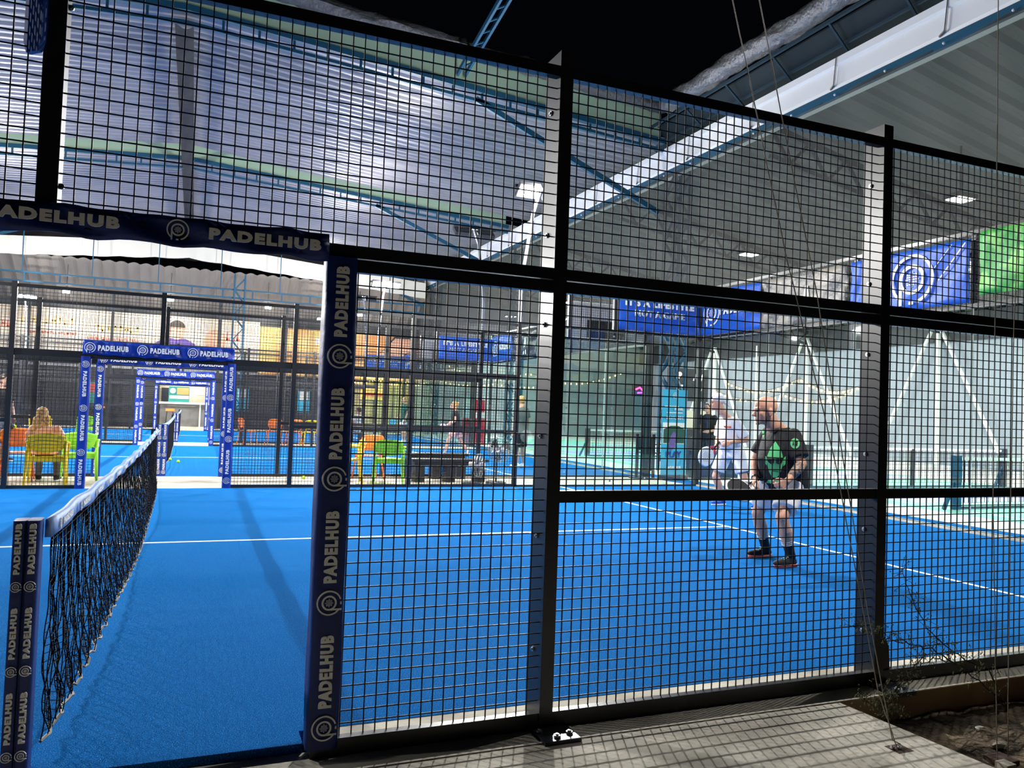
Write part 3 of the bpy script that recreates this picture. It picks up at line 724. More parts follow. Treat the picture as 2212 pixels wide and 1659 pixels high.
# ================================================================== FLOODLIGHTS
for (x, y, z, f) in LAMPS:
    where = {0: 'near side of the nearest court', 10: 'far side of the nearest court', 12: 'near side of the second court', 22: 'far side of the second court', 24: 'near side of the third court', 34: 'far side of the third court'}[y]
    g = thing('floodlight', 'twin floodlight on a bent pole, %s, %s the net' % (where, 'left of' if x < 0 else 'right of'), 'floodlight', (x, y, 3.03), group='court floodlights')
    pts = [(0, 0, 0), (0, 0, .62), (0, f*.05, .84), (0, f*.45, 1.92), (0, f*.72, 2.26)]
    MB().tube(pts, .032, 8).build('pole', 'galv', g)
    MB().bar((-.48, f*.72, 2.30), (.48, f*.72, 2.30), .05).build('crossbar', 'caps', g)
    for s_ in (-.23, .23):
        mb = MB(); c = V((s_*1.1, f*.80, 2.22)); d = V((0, f*.62, -.78)).normalized(); l = V((1, 0, 0)); t = d.cross(l).normalized()
        def q(a, b, cc): return c+l*a+t*b+d*cc
        mb.add([q(a, b, cc) for a in (-.20, .20) for b in (-.14, .14) for cc in (-.05, .03)], [(0, 1, 3, 2), (4, 6, 7, 5), (0, 4, 5, 1), (2, 3, 7, 6), (0, 2, 6, 4), (1, 5, 7, 3)])
        h = mb.build('lamp_head', 'caps', g)
        for i in range(5):
            pass
        mb = MB(); mb.add([q(a, b, cc) for a in (-.18, .18) for b in (-.12, .12) for cc in (.03, .036)], [(0, 1, 3, 2), (4, 6, 7, 5), (0, 4, 5, 1), (2, 3, 7, 6), (0, 2, 6, 4), (1, 5, 7, 3)])
        mb.build('lens', 'lamp', h)

# ================================================================== CAFE END
struct('wall_back', MB().box(-18, 11.6, 38.3, 38.5, -.05, 7.2), 'shutter', label='dark cafe facade behind the courts')
struct('wall_back', MB().box(11.6, 25.6, 37.4, 37.6, -.05, 8.2), 'walR', label='grey end wall of the hall')
mb = MB()
def ef(a, b): x = -14+26*a; return (x, 35.45+3.1*b, 7.35-1.85*b-.0*x+.09*abs(math.sin(PI*x/.5)))
mb.grid(ef, 330, 2); o = mb.build('ceiling', mat('grey_beige_sheet', (.26, .235, .21), .6)); tag(o, 'corrugated eaves sheet above the cafe poster wall', kind='structure')
for k, x in enumerate((-4.9, -.7, 3.6, 8.0)):
    g = thing('cafe_lamp', 'small bright lamp above the cafe poster, %s of four' % ('leftmost', 'second from the left', 'third from the left', 'rightmost')[k], 'lamp', (x, 35.9, 5.9))
    B('housing', 'caps', g, (-.16, .16, -.10, .10, 0, .08)); B('lens', 'lamp', g, (-.14, .14, -.115, -.10, -.05, .07)); MB().bar((0, 0, .08), (0, 0, 1.35), .03).build('hanger', 'caps', g)
g = thing('cafe_truss', 'slim blue truss hanging in front of the cafe eaves', 'roof frame', (0, 34.6, 6.1))
mb = MB(); mb.bar((-13, 0, 0), (11, 0, 0), .07); mb.bar((-13, 0, .38), (11, 0, .38), .07)
for i in range(19): mb.bar((-12.8+i*1.3, 0, 0), (-12.8+i*1.3, 0, .38), .06)
mb.build('chords', 'bluesteel', g)
mb = MB()
for dx in (2.0, 2.45):
    for dy in (-.2, .2): mb.bar((dx, dy, -6.1), (dx, dy, 1.1), .06)
for i in range(12):
    z = -6+i*.58
    for dy in (-.2, .2): mb.bar((2.0 if i % 2 else 2.45, dy, z), (2.45 if i % 2 else 2.0, dy, z+.56), .04)
mb.build('column', 'bluesteel', g)
for x in (-9, -6.4, -3.8, -1.2, 1.4, 4.0, 6.6, 9.2): MB().bar((x, 0, .38), (x, 0, 2.2), .035).build('hanger', 'bluesteel', g)
bb = thing('cafe_poster', 'wide cream cafe poster with peach lettering, two printed people and an orange end', 'poster', (0, 37.6, 0))
B('sheet', 'billboard', bb, (-15, 3.4, 0, .06, 2.95, 5.35)); B('sheet', 'bbor', bb, (3.4, 8.9, 0, .06, 2.75, 5.15))
mb = MB(); mb.prism([(8.9, 2.75), (11.3, 2.75), (11.3, 5.0), (10.3, 5.0), (9.4, 4.0), (8.9, 3.9)], (0, 0, 0), (1, 0, 0), (0, 0, 1), .06); mb.build('sheet', 'printskin', bb)
mb = MB(); mb.prism([(8.0, 5.15), (10.3, 5.15), (9.4, 4.0), (8.0, 3.6)], (0, -.03, 0), (1, 0, 0), (0, 0, 1), .02); mb.build('brown_shape', 'bbdk', bb)
B('foot_band', 'gold', bb, (-15, 3.4, -.012, 0, 2.95, 3.25))
mb = MB(); mb.prism([(3.4, 5.15), (4.4, 5.15), (4.05, 4.4), (4.3, 3.6), (3.9, 2.9), (3.4, 2.75)], (0, -.01, 0), (1, 0, 0), (0, 0, 1), .01); mb.build('gold_shape', 'gold', bb)
word('KOI DI', bb, (7.1, -.03, 4.6), (1, 0, 0), (0, 0, 1), 1.9, .36); word('no. 1', bb, (6.9, -.03, 3.95), (1, 0, 0), (0, 0, 1), 1.0, .2)
for x0, wd, z, m, h in ((-5.9, 2.4, 4.75, 'gold', .30), (-2.9, 1.9, 4.55, 'gold', .30), (-5.6, 2.0, 4.20, 'redprint', .14), (-3.1, 2.2, 4.08, 'redprint', .14), (-7.3, .6, 4.5, 'redprint', .3), (2.2, .7, 4.55, 'redprint', .4), (2.2, .8, 3.95, 'printskin', .12)):
    mb = MB(); n = max(3, int(wd/h*1.3)); rn = random.Random(int(x0*10))
    for i in range(n):
        x = x0-wd/2+wd*i/n; q = wd/n*.7; k = rn.choice((0, 1, 2))
        if k == 0: mb.box(x, x+q*.35, -.012, 0, z-h/2, z+h/2); mb.box(x, x+q, -.012, 0, z-h/2, z-h/2+h*.25)
        elif k == 1: mb.box(x, x+q*.3, -.012, 0, z-h/2, z+h/2); mb.box(x+q*.6, x+q, -.012, 0, z-h/2, z+h/2); mb.box(x, x+q, -.012, 0, z-h*.1, z+h*.1)
        else: mb.box(x, x+q, -.012, 0, z+h*.25, z+h/2); mb.box(x+q*.3, x+q*.65, -.012, 0, z-h/2, z+h/2)
    tag(mb.build('printed_line', m, bb), kind='stuff')
mb = MB(); mb.prism([(-1.45, 3.0), (.6, 3.0), (.45, 4.05), (-.0, 4.3), (-.85, 4.3), (-1.3, 4.05)], (0, -.015, 0), (1, 0, 0), (0, 0, 1), .01); mb.build('printed_shirt', 'purple', bb)
mb = MB(); mb.prism([(.36*math.cos(i*PI/10)-.4, .42*math.sin(i*PI/10)+4.65) for i in range(20)], (0, -.02, 0), (1, 0, 0), (0, 0, 1), .01); mb.build('printed_face', 'printskin', bb)
mb = MB(); mb.prism([(.37*math.cos(i*PI/10)-.4, .34*math.sin(i*PI/10)+4.82) for i in range(11)], (0, -.025, 0), (1, 0, 0), (0, 0, 1), .01); mb.build('printed_hair', 'darkhair', bb)
mb = MB(); mb.prism([(.5*math.cos(i*PI/10)+1.35, .55*math.sin(i*PI/10)+4.3) for i in range(20)], (0, -.02, 0), (1, 0, 0), (0, 0, 1), .01)
mb.prism([(.75, 3.0), (2.0, 3.0), (1.8, 3.9), (.9, 3.9)], (0, -.02, 0), (1, 0, 0), (0, 0, 1), .01); mb.build('printed_figure', 'printskin', bb)
mb = MB(); mb.prism([(-1.5, 3.2), (-.6, 3.35), (-.4, 3.7), (-1.6, 3.6)], (0, -.03, 0), (1, 0, 0), (0, 0, 1), .01); mb.build('printed_bowl', 'gold', bb)
# roller shutters and posts
for i, x in enumerate((-13, -9.6, -6.2, -2.9, 1.45, 4.8)):
    mb = MB(); mb.box(x, x+(3.1 if x != 1.45 else 3.1), 38.2, 38.28, 0, 2.7)
    for k in range(26): mb.box(x, x+3.1, 38.17, 38.2, .06+k*.1, .12+k*.1)
    tag(mb.build('roller_shutter', 'shutter'), 'dark slatted roller shutter under the cafe poster, %s' % ('farthest left', 'second from the left', 'third from the left', 'left of the kitchen', 'just right of the kitchen', 'behind the orange chairs')[i], 'shutter')
for i, x in enumerate((-6.4, -3.1, 1.5, 4.6)):
    tag(B('canopy_post', 'shutter', None, (x-.06, x+.06, 36.6, 36.72, 0, 6.2)), 'dark steel post under the cafe eaves, %s' % ('leftmost of four', 'left of the kitchen', 'right of the kitchen', 'rightmost of four')[i], 'post')
B('trim_11', 'whitepaint', None, (-15, 11.5, 38.1, 38.2, 2.74, 2.84))['kind'] = 'structure'
# kitchen counter
g = thing('kitchen_counter', 'grey concrete serving counter with white top at the far end', 'counter', (.15, 36.9, 0))
B('front', 'kitchen', g, (-1.1, 1.05, .05, .12, 0, 1.14)); B('top', 'whitepaint', g, (-1.15, 1.1, -.12, .6, 1.14, 1.23))
B('edge_post', 'whitepaint', g, (.62, .68, -.0, .05, 0, 1.14)); B('foot', 'paving', g, (-1.1, 1.05, -.02, .05, 0, .08))
g = thing('kitchen_hatch', 'lit beige kitchen recess above the white counter', 'kitchen', (.15, 38.1, 0))
B('back_panel', 'kitchenwall', g, (-1.2, 1.15, 0, .05, 1.1, 2.3)); B('hood', 'shutter', g, (-1.3, 1.25, -.7, .0, 2.3, 2.45)); B('shelf_unit', 'darkgrey', g, (-1.1, -.6, -.3, 0, 1.25, 1.9)); B('notice', 'paving', g, (.45, .8, -.02, 0, 1.6, 2.0))
area('kitchen_lamp_beam', (.15, 37.4, 2.25), (.15, 38.1, 1.5), 30, 1.2, .1, (1, .95, .85))
g = thing('menu_board', 'green menu board with orange picture above the counter', 'menu', (-.15, 36.95, 1.23))
B('board', 'teal', g, (-.46, .45, 0, .03, 0, .74)); B('picture', 'bbor', g, (-.1, .42, -.01, 0, .36, .68)); B('text_panel', 'whitepaint', g, (-.42, .43, -.01, 0, .16, .31))
mb = MB(); mb.prism([(.13*math.cos(i*PI/8)-.28, .13*math.sin(i*PI/8)+.53) for i in range(16)], (0, -.012, 0), (1, 0, 0), (0, 0, 1), .01); mb.build('portrait', 'mint', g)
def stool(x, y, lab, grp=None):
    g = thing('bar_stool', lab, 'stool', (x, y, 0), group=grp)
    MB().slab(lambda a, b: (-.2+.4*a, -.18+.36*b, .78+.12*(2*b-1)**2*(1 if b > .5 else .2)), 8, 8, (0, 0, .03)).build('seat', 'orange', g, True)
    for sx in (-1, 1):
        for sy in (-1, 1): MB().bar((sx*.12, sy*.12, .78), (sx*.19, sy*.19, 0), .03).build('leg', 'black', g)
    B('footrest', 'black', g, (-.17, .17, -.18, -.155, .28, .3), (-.17, .17, .155, .18, .28, .3))
    return g
stool(-.5, 36.3, 'orange bar stool in front of the kitchen counter'); stool(-3.4, 36.2, 'orange bar stool before the shutters, left of the counter')
g = thing('bar_table', 'long black bar table standing left of the kitchen counter', 'table', (-3.0, 36.6, 0)); B('tabletop', 'bench', g, (-1.6, 1.6, -.2, .2, 1.02, 1.07))
for x in (-1.5, 1.5):
    for y in (-.16, .16): MB().bar((x, y, 0), (x, y, 1.02), .05).build('leg', 'bench', g)
for x, lab in ((-3.85, 'red and teal roll-up poster by the shutters'), (2.7, 'pale notice poster beside the kitchen'), (5.6, 'blue poster in front of the shutters behind chairs')):
    g = thing('standing_poster', lab, 'poster', (x, 36.9, 0)); B('sheet', 'cyan' if x > 0 else 'teal', g, (-.28, .28, 0, .02, .9, 2.1))
    B('upper_print', 'whitepaint' if x > 0 else 'redprint', g, (-.22, .22, -.01, 0, 1.55, 1.95)); B('foot', 'caps', g, (-.28, .28, -.15, .15, 0, .04)); B('pole', 'caps', g, (-.02, .02, .02, .04, .04, 2.1))
# warm cafe front at the right
g = thing('cafe_window', 'warm yellow lit cafe front seen through the second court', 'cafe', (9.5, 38.15, 0))
B('lit_panel', 'cafe', g, (-2.2, 2.0, 0, .05, .1, 2.7)); 
for i in range(9): B('mullion', 'shutter', g, (-2.2+i*.52, -2.16+i*.52, -.05, 0, .05, 2.75))
B('sign', 'gold', g, (-.9, .6, -.1, -.06, 1.7, 2.35)); B('sign_text', 'redprint', g, (-.7, .4, -.12, -.1, 1.9, 2.05))
area('cafe_lamp_beam', (9.6, 37.0, 2.9), (9.8, 38.1, 1.6), 60, 2.5, .2, (1, .75, .35))
g = thing('drinks_fridge', 'red drinks fridge with white upper door behind the glass', 'fridge', (10.45, 24.9, 0))
B('body', 'red', g, (-.38, .38, -.3, .3, .05, 1.05)); B('upper_door', 'whitepaint', g, (-.36, .36, -.3, .3, 1.05, 1.85)); B('red_sticker', 'red', g, (-.1, .3, -.31, -.3, 1.3, 1.75)); B('mark', 'printskin', g, (-.12, .1, -.31, -.3, .55, .7))
# string lights; the four hall strings stand in for reflections in the court glass
def festoon(pts, lab, n, sagz=.35):
    g = thing('string_lights', lab, 'lights'); allp = []
    for a, b in zip(pts[:-1], pts[1:]):
        a, b = V(a), V(b)
        allp += [a.lerp(b, i/12)-V((0, 0, sagz*math.sin(PI*i/12))) for i in range(12)]
    allp.append(V(pts[-1])); MB().tube(allp, .008, 4).build('cord', 'black', g)
    for i in range(n):
        t = i/(n-1)*(len(allp)-1); k = min(int(t), len(allp)-2); p = allp[k].lerp(allp[k+1], t-k)
        MB().ell(p-V((0, 0, .09)), (.035, .035, .055), nu=8, nv=6).build('bulb', 'bulb', g)
festoon([(25.36, 29, 3.2), (25.36, 24, 3.3), (25.36, 20, 3.1)], 'string of warm bulbs along the hall wall, behind the two players, standing in for glass reflections', 34, .5)
festoon([(25.36, 30, 2.8), (25.36, 25, 2.6), (25.36, 21, 2.7)], 'lower string of warm bulbs on the hall wall, standing in for glass reflections', 26, .35)
festoon([(13, 37.36, 3.9), (18, 37.36, 3.6), (24, 37.36, 3.9)], 'string of warm bulbs across the end wall of the hall, standing in for glass reflections', 34, .6)
festoon([(12.4, 37.36, 3.0), (16, 37.36, 2.9), (20, 37.36, 3.1)], 'dense row of amber bulbs low on the end wall, standing in for glass reflections', 30, .2)
festoon([(7.6, 38.08, 2.92), (9.5, 38.08, 2.88), (11.4, 38.08, 2.92)], 'string of bulbs over the warm cafe front', 26, .25)
g = thing('neon_sign', 'small glowing pink and violet neon sign in the hall', 'sign', (26-1.6, 35.4, 2.75))
mb = MB(); mb.tube([(-.5, 0, .1), (-.25, 0, .22), (0, 0, .02), (.1, 0, .2)], .06, 8); mb.build('pink_tube', 'neon', g, True)
mb = MB(); mb.tube([(.15, 0, .2), (.4, 0, .22), (.5, 0, -.02), (-.4, 0, -.1)], .05, 8); mb.build('violet_tube', 'neonb', g, True)
B('backing', 'shutter', g, (-.7, .7, .08, .12, -.3, .35))
B('stand', 'shutter', g, (-.03, .03, .08, .12, -2.75, -.3))
# sponsor board and divider wall behind the players
g = thing('sponsor_board', 'tall black sponsor board with white lettering, behind the man in the white cap', 'board', (14.6, 18.0, 0))
B('panel', 'bannerblack', g, (-.05, 1.5, 0, .05, 1.9, 2.95)); B('post', 'shutter', g, (.0, .06, .05, .1, 0, 2.9), ); B('post', 'shutter', g, (1.4, 1.46, .05, .1, 0, 2.9))
word('P', g, (.38, -.012, 2.72), (1, 0, 0), (0, 0, 1), .16, .22); word('AV', g, (1.1, -.012, 2.68), (1, 0, 0), (0, 0, 1), .42, .22)
B('label_plate', 'whitepaint', g, (.22, .62, -.01, 0, 2.16, 2.42)); word('JBL', g, (.42, -.02, 2.29), (1, 0, 0), (0, 0, 1), .32, .15, 'black'); logo(g, (1.15, -.012, 2.3), (1, 0, 0), (0, 0, 1), .09)
B('lower_shelf', 'kitchenwall', g, (-.05, 1.5, 0, .3, 1.0, 1.6)); B('lower_front', 'bench', g, (-.05, 1.5, 0, .3, 0, 1.0))
tag(B('storage_bin', 'navycloth', None, (11.2, 12.3, 11.6, 12.1, -.01, .62)), 'dark blue storage crate outside the glass behind the man in white', 'crate')

# ================================================================== HALL COURT NETS
for k, (y, lab) in enumerate(((6.1, 'low net on the green hall court, nearest of three'), (9.5, 'low net on the green hall court, middle of three'), (19.4, 'low net on the green hall court, farthest of three'))):
    g = thing('low_net', lab, 'net', (12.45, y, 0))
    for x in (0, 5.9):
        B('post', 'bluesteel' if k == 0 else 'caps', g, (x-.07, x+.07, -.05, .05, 0, .9)); MB().bar((x, 0, .55), (x-.28, .0, 0), .05).build('brace', 'bluesteel', g)
    B('centre_leg', 'caps', g, (2.92, 2.98, -.03, .03, 0, .85)); B('foot_bar', 'caps', g, (0, 5.9, -.02, .02, 0, .04))
    mb = MB()
    for i in range(60): mb.box(i*.0983, i*.0983+.006, -.003, .003, .1, .82)
    for i in range(9): mb.box(0, 5.9, -.003, .003, .1+i*.08, .106+i*.08)
    mb.build('netting', 'wire', g); B('top_tape', 'whitepaint', g, (0, 5.9, -.01, .01, .82, .87))

# ================================================================== FURNITURE
def armchair(lab, m, x, y, rz, grp=None, proto=[{}]):
    """moulded plastic chair, front towards +y before turning"""
    if m in proto[0]:
        g = copy_tree(proto[0][m]); g.location = (x, y, 0); g.rotation_euler = (0, 0, rz); g['label'] = lab
        return g
    g = thing('plastic_armchair', lab, 'chair', (x, y, 0), rz, grp)
    MB().slab(lambda a, b: (-.22+.44*a, -.2+.42*b, .42-.02*math.sin(PI*b)+.01*math.sin(PI*a)), 8, 8, (0, 0, .02)).build('seat', m, g, True)
    for sx in (-1, 1):
        MB().tube([(sx*.24, .20, .42), (sx*.26, .22, 0)], [.026, .018], 8).build('leg', m, g, True)
        MB().tube([(sx*.25, -.20, .66), (sx*.25, -.21, .42), (sx*.27, -.26, 0)], [.022, .028, .018], 8).build('leg', m, g, True)
        MB().tube([(sx*.25, -.22, .66), (sx*.275, -.05, .655), (sx*.27, .14, .64), (sx*.25, .2, .42)], [.022, .024, .022, .022], 8).build('armrest', m, g, True)
    B('apron', m, g, (-.24, .24, -.205, -.185, .36, .43)); B('apron', m, g, (-.23, .23, .2, .215, .37, .42))
    def bf(a, b):
        x = -1+2*a; lo = .50+.075*x*x; hi = .80-.05*x*x
        return (x*(.245+.01*b), -.25-.05*b+.06*x*x, lo+(hi-lo)*b)
    MB().slab(bf, 14, 8, (0, .018, 0)).build('backrest', m, g, True)
    mb = MB()
    for z in (.58, .645, .71): mb.tube([(-.21+.42*i/10, -.285-.03*(z-.58)/.13+.055*(-1+.2*i)**2*.7, z-.03*(-1+.2*i)**2) for i in range(11)], .006, 6)
    mb.build('back_rib', m, g, True)
    proto[0][m] = g; return g
def roundchair(lab, m, x, y, rz, proto=[{}]):
    if m in proto[0]:
        g = copy_tree(proto[0][m]); g.location = (x, y, 0); g.rotation_euler = (0, 0, rz); g['label'] = lab; return g
    g = thing('plastic_chair', lab, 'chair', (x, y, 0), rz, 'moulded chairs with rounded backs')
    MB().slab(lambda a, b: (-.21+.42*a, -.2+.41*b, .44-.012*math.sin(PI*b)), 8, 8, (0, 0, .02)).build('seat', m, g, True)
    for sx in (-1, 1):
        MB().tube([(sx*.19, .17, .44), (sx*.24, .22, 0)], [.02, .013], 8).build('leg', m, g, True)
        MB().tube([(sx*.19, -.18, .44), (sx*.24, -.26, 0)], [.02, .013], 8).build('leg', m, g, True)
        MB().tube([(sx*.16, -.19, .44), (sx*.18, -.24, .60)], .016, 8).build('back_support', m, g, True)
    def bf(a, b):
        x = -1+2*a; e = (1-abs(x)**4)**.5 if abs(x) < 1 else 0
        return (x*.23, -.24-.05*b+.04*x*x, .70+(b-.5)*.30*(.35+.65*e))
    MB().slab(bf, 16, 8, (0, .018, 0)).build('backrest', m, g, True)
    proto[0][m] = g; return g
GA = 'moulded plastic armchairs beside the courts'
armchair('yellow plastic armchair in which the blond woman sits', 'yellow', -1.56, 10.62, .06, GA)
armchair('yellow plastic armchair standing beyond the second court, left of the doorway pads', 'yellow', -3.6, 22.9, .2)
armchair('lime green plastic armchair just right of the seated blond woman', 'green', -1.22, 11.4, .1, GA)
armchair('lime green armchair hung with a dark bag beyond the second court', 'green', -2.35, 22.9, -.2)
armchair('lime green armchair at the left edge of the picture', 'green', -2.60, 10.86, .5)
armchair('lime green plastic armchair right of the orange chair, nearest the right-hand bench', 'green', 3.83, 10.75, -.25)
armchair('yellow plastic armchair beside the orange chair, half hidden by the near pad', 'yellow', 3.10, 10.85, 1.45)
roundchair('orange chair with a ball and cap on its back, left of the blond woman', 'orange', -2.08, 11.25, .1)
roundchair('orange chair between yellow and green armchairs, near the benches', 'orange', 3.62, 11.55, .1)
roundchair('orange chair seen side on, leftmost of the row beyond the second court', 'orange', 2.15, 23.1, -1.2)
roundchair('orange chair in the middle of the row beyond the second court', 'orange', 2.95, 23.2, .1)
roundchair('orange chair behind the yellow one beyond the second court', 'orange', 3.60, 23.3, .1)
roundchair('yellow chair at the right of the row beyond the second court', 'yellow', 4.05, 22.9, .1)
g = thing('low_table', 'low dark table with white trays beyond the second court', 'table', (5.2, 23.1, 0)); B('tabletop', 'bench', g, (-.6, .6, -.25, .25, .42, .47))
for x in (-.55, .55): B('leg', 'bench', g, (x-.04, x+.04, -.2, .2, 0, .42))
tag(B('white_tray', 'whitepaint', None, (4.7, 5.25, 22.95, 23.25, .47, .55)), 'flat white tray on the low dark table', 'tray'); tag(B('blue_cup', 'bannerblue', None, (5.4, 5.48, 23.0, 23.08, .47, .58)), 'small blue cup on the low dark table', 'cup')
def bench(lab, x0, x1, y, z):
    g = thing('pallet_bench', lab, 'bench', (0, y, 0)); B('seat', 'bench', g, (x0, x1, -.16, .16, z-.05, z)); B('under_rail', 'bench', g, (x0+.05, x1-.05, -.12, .12, z-.12, z-.05))
    for t in (.10, .5, .90) if z > .42 else (.06, .55, .93): xm = x0+(x1-x0)*t; B('leg', 'bench', g, (xm-.09, xm+.09, -.14, .14, 0, z-.12))
bench('low black slatted bench close behind the far fence, below the fans', 4.30, 5.80, 10.98, .43); bench('black slatted bench standing behind the front one', 4.35, 5.6, 11.62, .50)
def fan(lab, x, y, z, r, rz, grp=None):
    g = thing('pedestal_fan', lab, 'fan', (x, y, 0), rz)
    mb = MB()
    for q, dy in ((1, 0), (.97, -.05), (.97, .05), (.75, -.085), (.75, .085), (.5, -.1), (.5, .1), (.22, -.11), (.22, .11)):
        mb.tube([(r*q*math.cos(i*PI/16), dy, z+r*q*math.sin(i*PI/16)) for i in range(33)], .004 if q < 1 else .008, 5, False)
    for i in range(36):
        a = i*PI/18; c, s__ = math.cos(a), math.sin(a)
        for sg in (-1, 1): mb.tube([(c*r*q, sg*dy, z+s__*r*q) for q, dy in ((.12, .11), (.5, .1), (.75, .085), (.97, .05), (1, 0))], .0025, 4, False)
    mb.build('cage', 'steel', g)
    for k in range(3):
        a0 = k*2*PI/3+.4
        MB().slab(lambda a, b, a0=a0: (math.cos(a0+(b-.5)*(.5+.5*a))*r*(.15+.72*a), (b-.5)*.07, z+math.sin(a0+(b-.5)*(.5+.5*a))*r*(.15+.72*a)), 6, 6, (0, .004, 0)).build('blade', 'caps', g, True)
    MB().tube([(0, -.1, z), (0, .18, z)], .055, 12).build('motor', 'galv', g, True); MB().tube([(0, .1, z), (0, .1, .02)], .02, 10).build('pole', 'caps', g)
    MB().tube([(0, .1, 0), (0, .1, .035)], .19, 20).build('base', 'caps', g, True); MB().ell((0, -.115, z), (.045, .012, .045)).build('badge', 'whitepaint', g, True)
fan('large wire-cage pedestal fan beside the far fence post', 5.86, 10.42, .66, .245, .15); fan('smaller wire-cage fan turned aside, left of the large fan', 5.43, 10.36, .36, .21, 1.0)
# roll-up, stanchions, black chair
g = thing('roll_up_banner', 'tall sky blue roll-up banner with a player picture behind the corner glass', 'banner', (10.35, 11.35, 0), -.05)
B('sheet', 'cyan', g, (-.31, .31, 0, .015, .1, 1.98)); B('cassette', 'caps', g, (-.34, .34, -.06, .08, 0, .1)); MB().bar((0, .03, .1), (0, .03, 1.98), .02).build('pole', 'steel', g)
B('white_area', 'whitepaint', g, (-.29, .29, -.006, 0, .78, 1.25)); mb = MB(); mb.prism([(-.27, .8), (.27, .8), (.27, 1.1), (.1, 1.18), (-.1, 1.18), (-.27, 1.1)], (0, -.01, 0), (1, 0, 0), (0, 0, 1), .003); mb.build('picture', 'dkgreencloth', g)
mb = MB(); mb.prism([(-.08, .62), (.02, .72), (.05, 1.0), (-.02, 1.06), (-.1, .95), (-.14, .75)], (0, -.014, 0), (1, 0, 0), (0, 0, 1), .003); mb.build('printed_player', 'purple', g)
logo(g, (0, -.012, 1.85), (1, 0, 0), (0, 0, 1), .065); word('PADEL', g, (.1, -.012, 1.55), (1, 0, 0), (0, 0, 1), .22, .05); word('01.11.2024', g, (0, -.012, 1.36), (1, 0, 0), (0, 0, 1), .42, .07, 'white_print')
B('printed_line', 'white_print', g, (-.25, .1, -.008, 0, 1.60, 1.62), (-.2, .2, -.008, 0, 1.46, 1.48)); word('PADELHUB', g, (0, -.012, .26), (1, 0, 0), (0, 0, 1), .36, .07); word('PLAY', g, (0, -.012, .55), (1, 0, 0), (0, 0, 1), .38, .14, 'navy')
for k, x in enumerate((9.63, 10.12)):
    g = thing('queue_post', 'black queue post with round base, %s of the pair behind the corner glass' % ('left one', 'right one')[k], 'queue post', (x if k == 0 else 9.93, 11.7 if k == 0 else 11.5, 0))
    MB().tube([(0, 0, .0), (0, 0, .025)], .17, 24).build('base', 'caps', g); MB().tube([(0, 0, .02), (0, 0, .98)], .035, 12).build('pole', 'black', g)
tag(B('queue_belt', 'black', None, (9.665, 9.90, 11.56, 11.57, .90, .95)), 'short black belt stretched between the queue posts', 'belt')
g = thing('metal_chair', 'black metal chair outside the glass beside the blue roll-up', 'chair', (11.35, 13.9, 0), .4)
B('seat', 'black', g, (-.24, .24, -.22, .22, .43, .46)); B('backrest', 'black', g, (-.24, -.2, -.22, .22, .5, .85))
for sx in (-.22, .22):
    for sy in (-.2, .2): MB().bar((sx, sy, 0), (sx, sy, .66), .025).build('leg', 'black', g)
for sy in (-.21, .21): MB().bar((-.22, sy, .66), (.24, sy, .66), .03).build('armrest', 'black', g)
# balls
for (x, y, z, lab) in ((.06, 15.85, .033, 'yellow ball on the second court close to the net'), (.24, 15.17, .033, 'yellow ball on the second court, right of the other'), (2.42, 11.45, .029, 'yellow ball on the beige walkway behind the fence'),
                       (12.5, 17.8, .025, 'yellow ball on the green hall floor'), (-2.09, 10.97, .868, 'yellow ball balanced on the back of the orange chair')):
    tag(MB().ell((0, 0, 0), .033, nu=16, nv=10).build('tennis_ball', 'ball', None, True, (x, y, z)), lab, 'ball')
mb = MB(); mb.ell((-2.16, 10.98, .87), (.09, .10, .05)); mb.ell((-2.2, 10.89, .85), (.07, .06, .012)); tag(mb.build('cap', 'navycloth', None, True), 'dark cap hung on the back of the orange chair', 'cap')

# ================================================================== CABLES, VINE
def cable(lab, pts, seed):
    rn = random.Random(seed); P_ = []
    for a, b in zip(pts[:-1], pts[1:]): P_ += [V(a).lerp(V(b), i/8)+V((rn.uniform(-.002, .002), 0, 0)) for i in range(8)]
    P_.append(V(pts[-1])); tag(MB().tube(P_, .0024, 6).build('guy_cable', 'cable'), lab, 'cable')
cable('thin guy cable down to the rusty plate, the one slanting in from higher left', [(2.20, -.75, 3.9), (2.414, -.75, 3.067), (2.717, -.75, 2.054), (3.0, -.75, 1.221), (3.3, -.72, .228), (3.435, -.70, -.03)], 1)
cable('thin guy cable down to the rusty plate, the right one of the pair', [(2.36, -.75, 3.8), (2.544, -.75, 3.098), (2.88, -.75, 1.916), (3.212, -.74, .57), (3.41, -.70, .0), (3.47, -.69, -.03)], 2)
cable('thin guy cable hanging into the dark soil, left of the last pair', [(3.93, -.75, 4.2), (3.948, -.75, 3.428), (3.961, -.75, 1.013), (4.02, -.745, -.155)], 3)
cable('thin guy cable hanging into the dark soil at the right edge', [(4.12, -.75, 2.6), (4.086, -.75, 1.889), (4.079, -.75, .319), (4.1, -.74, -.155)], 4)
g = thing('anchor_plate', 'small rusty anchor plate on the pale slab holding two cables', 'anchor', (3.45, -.70, -.05)); B('plate', 'rust', g, (-.045, .045, -.04, .04, 0, .008))
bolt(g, .0, .0, .012, 'z', .012); bolt(g, -.03, .01, .012, 'z', .01)
g = thing('anchor_plate', 'dark anchor plate lying in the soil under the right cables', 'anchor', (4.05, -.74, -.165)); B('plate', 'rust', g, (-.05, .06, -.05, .05, 0, .02))
B('concrete_lump', 'concrete', g, (-.08, -.02, -.09, -.03, -.02, .03))
vg = thing('dry_vine', 'straggly dry vine with tiny leaves climbing round the fence post base', 'vine', (0, 0, 0)); rn = random.Random(11)
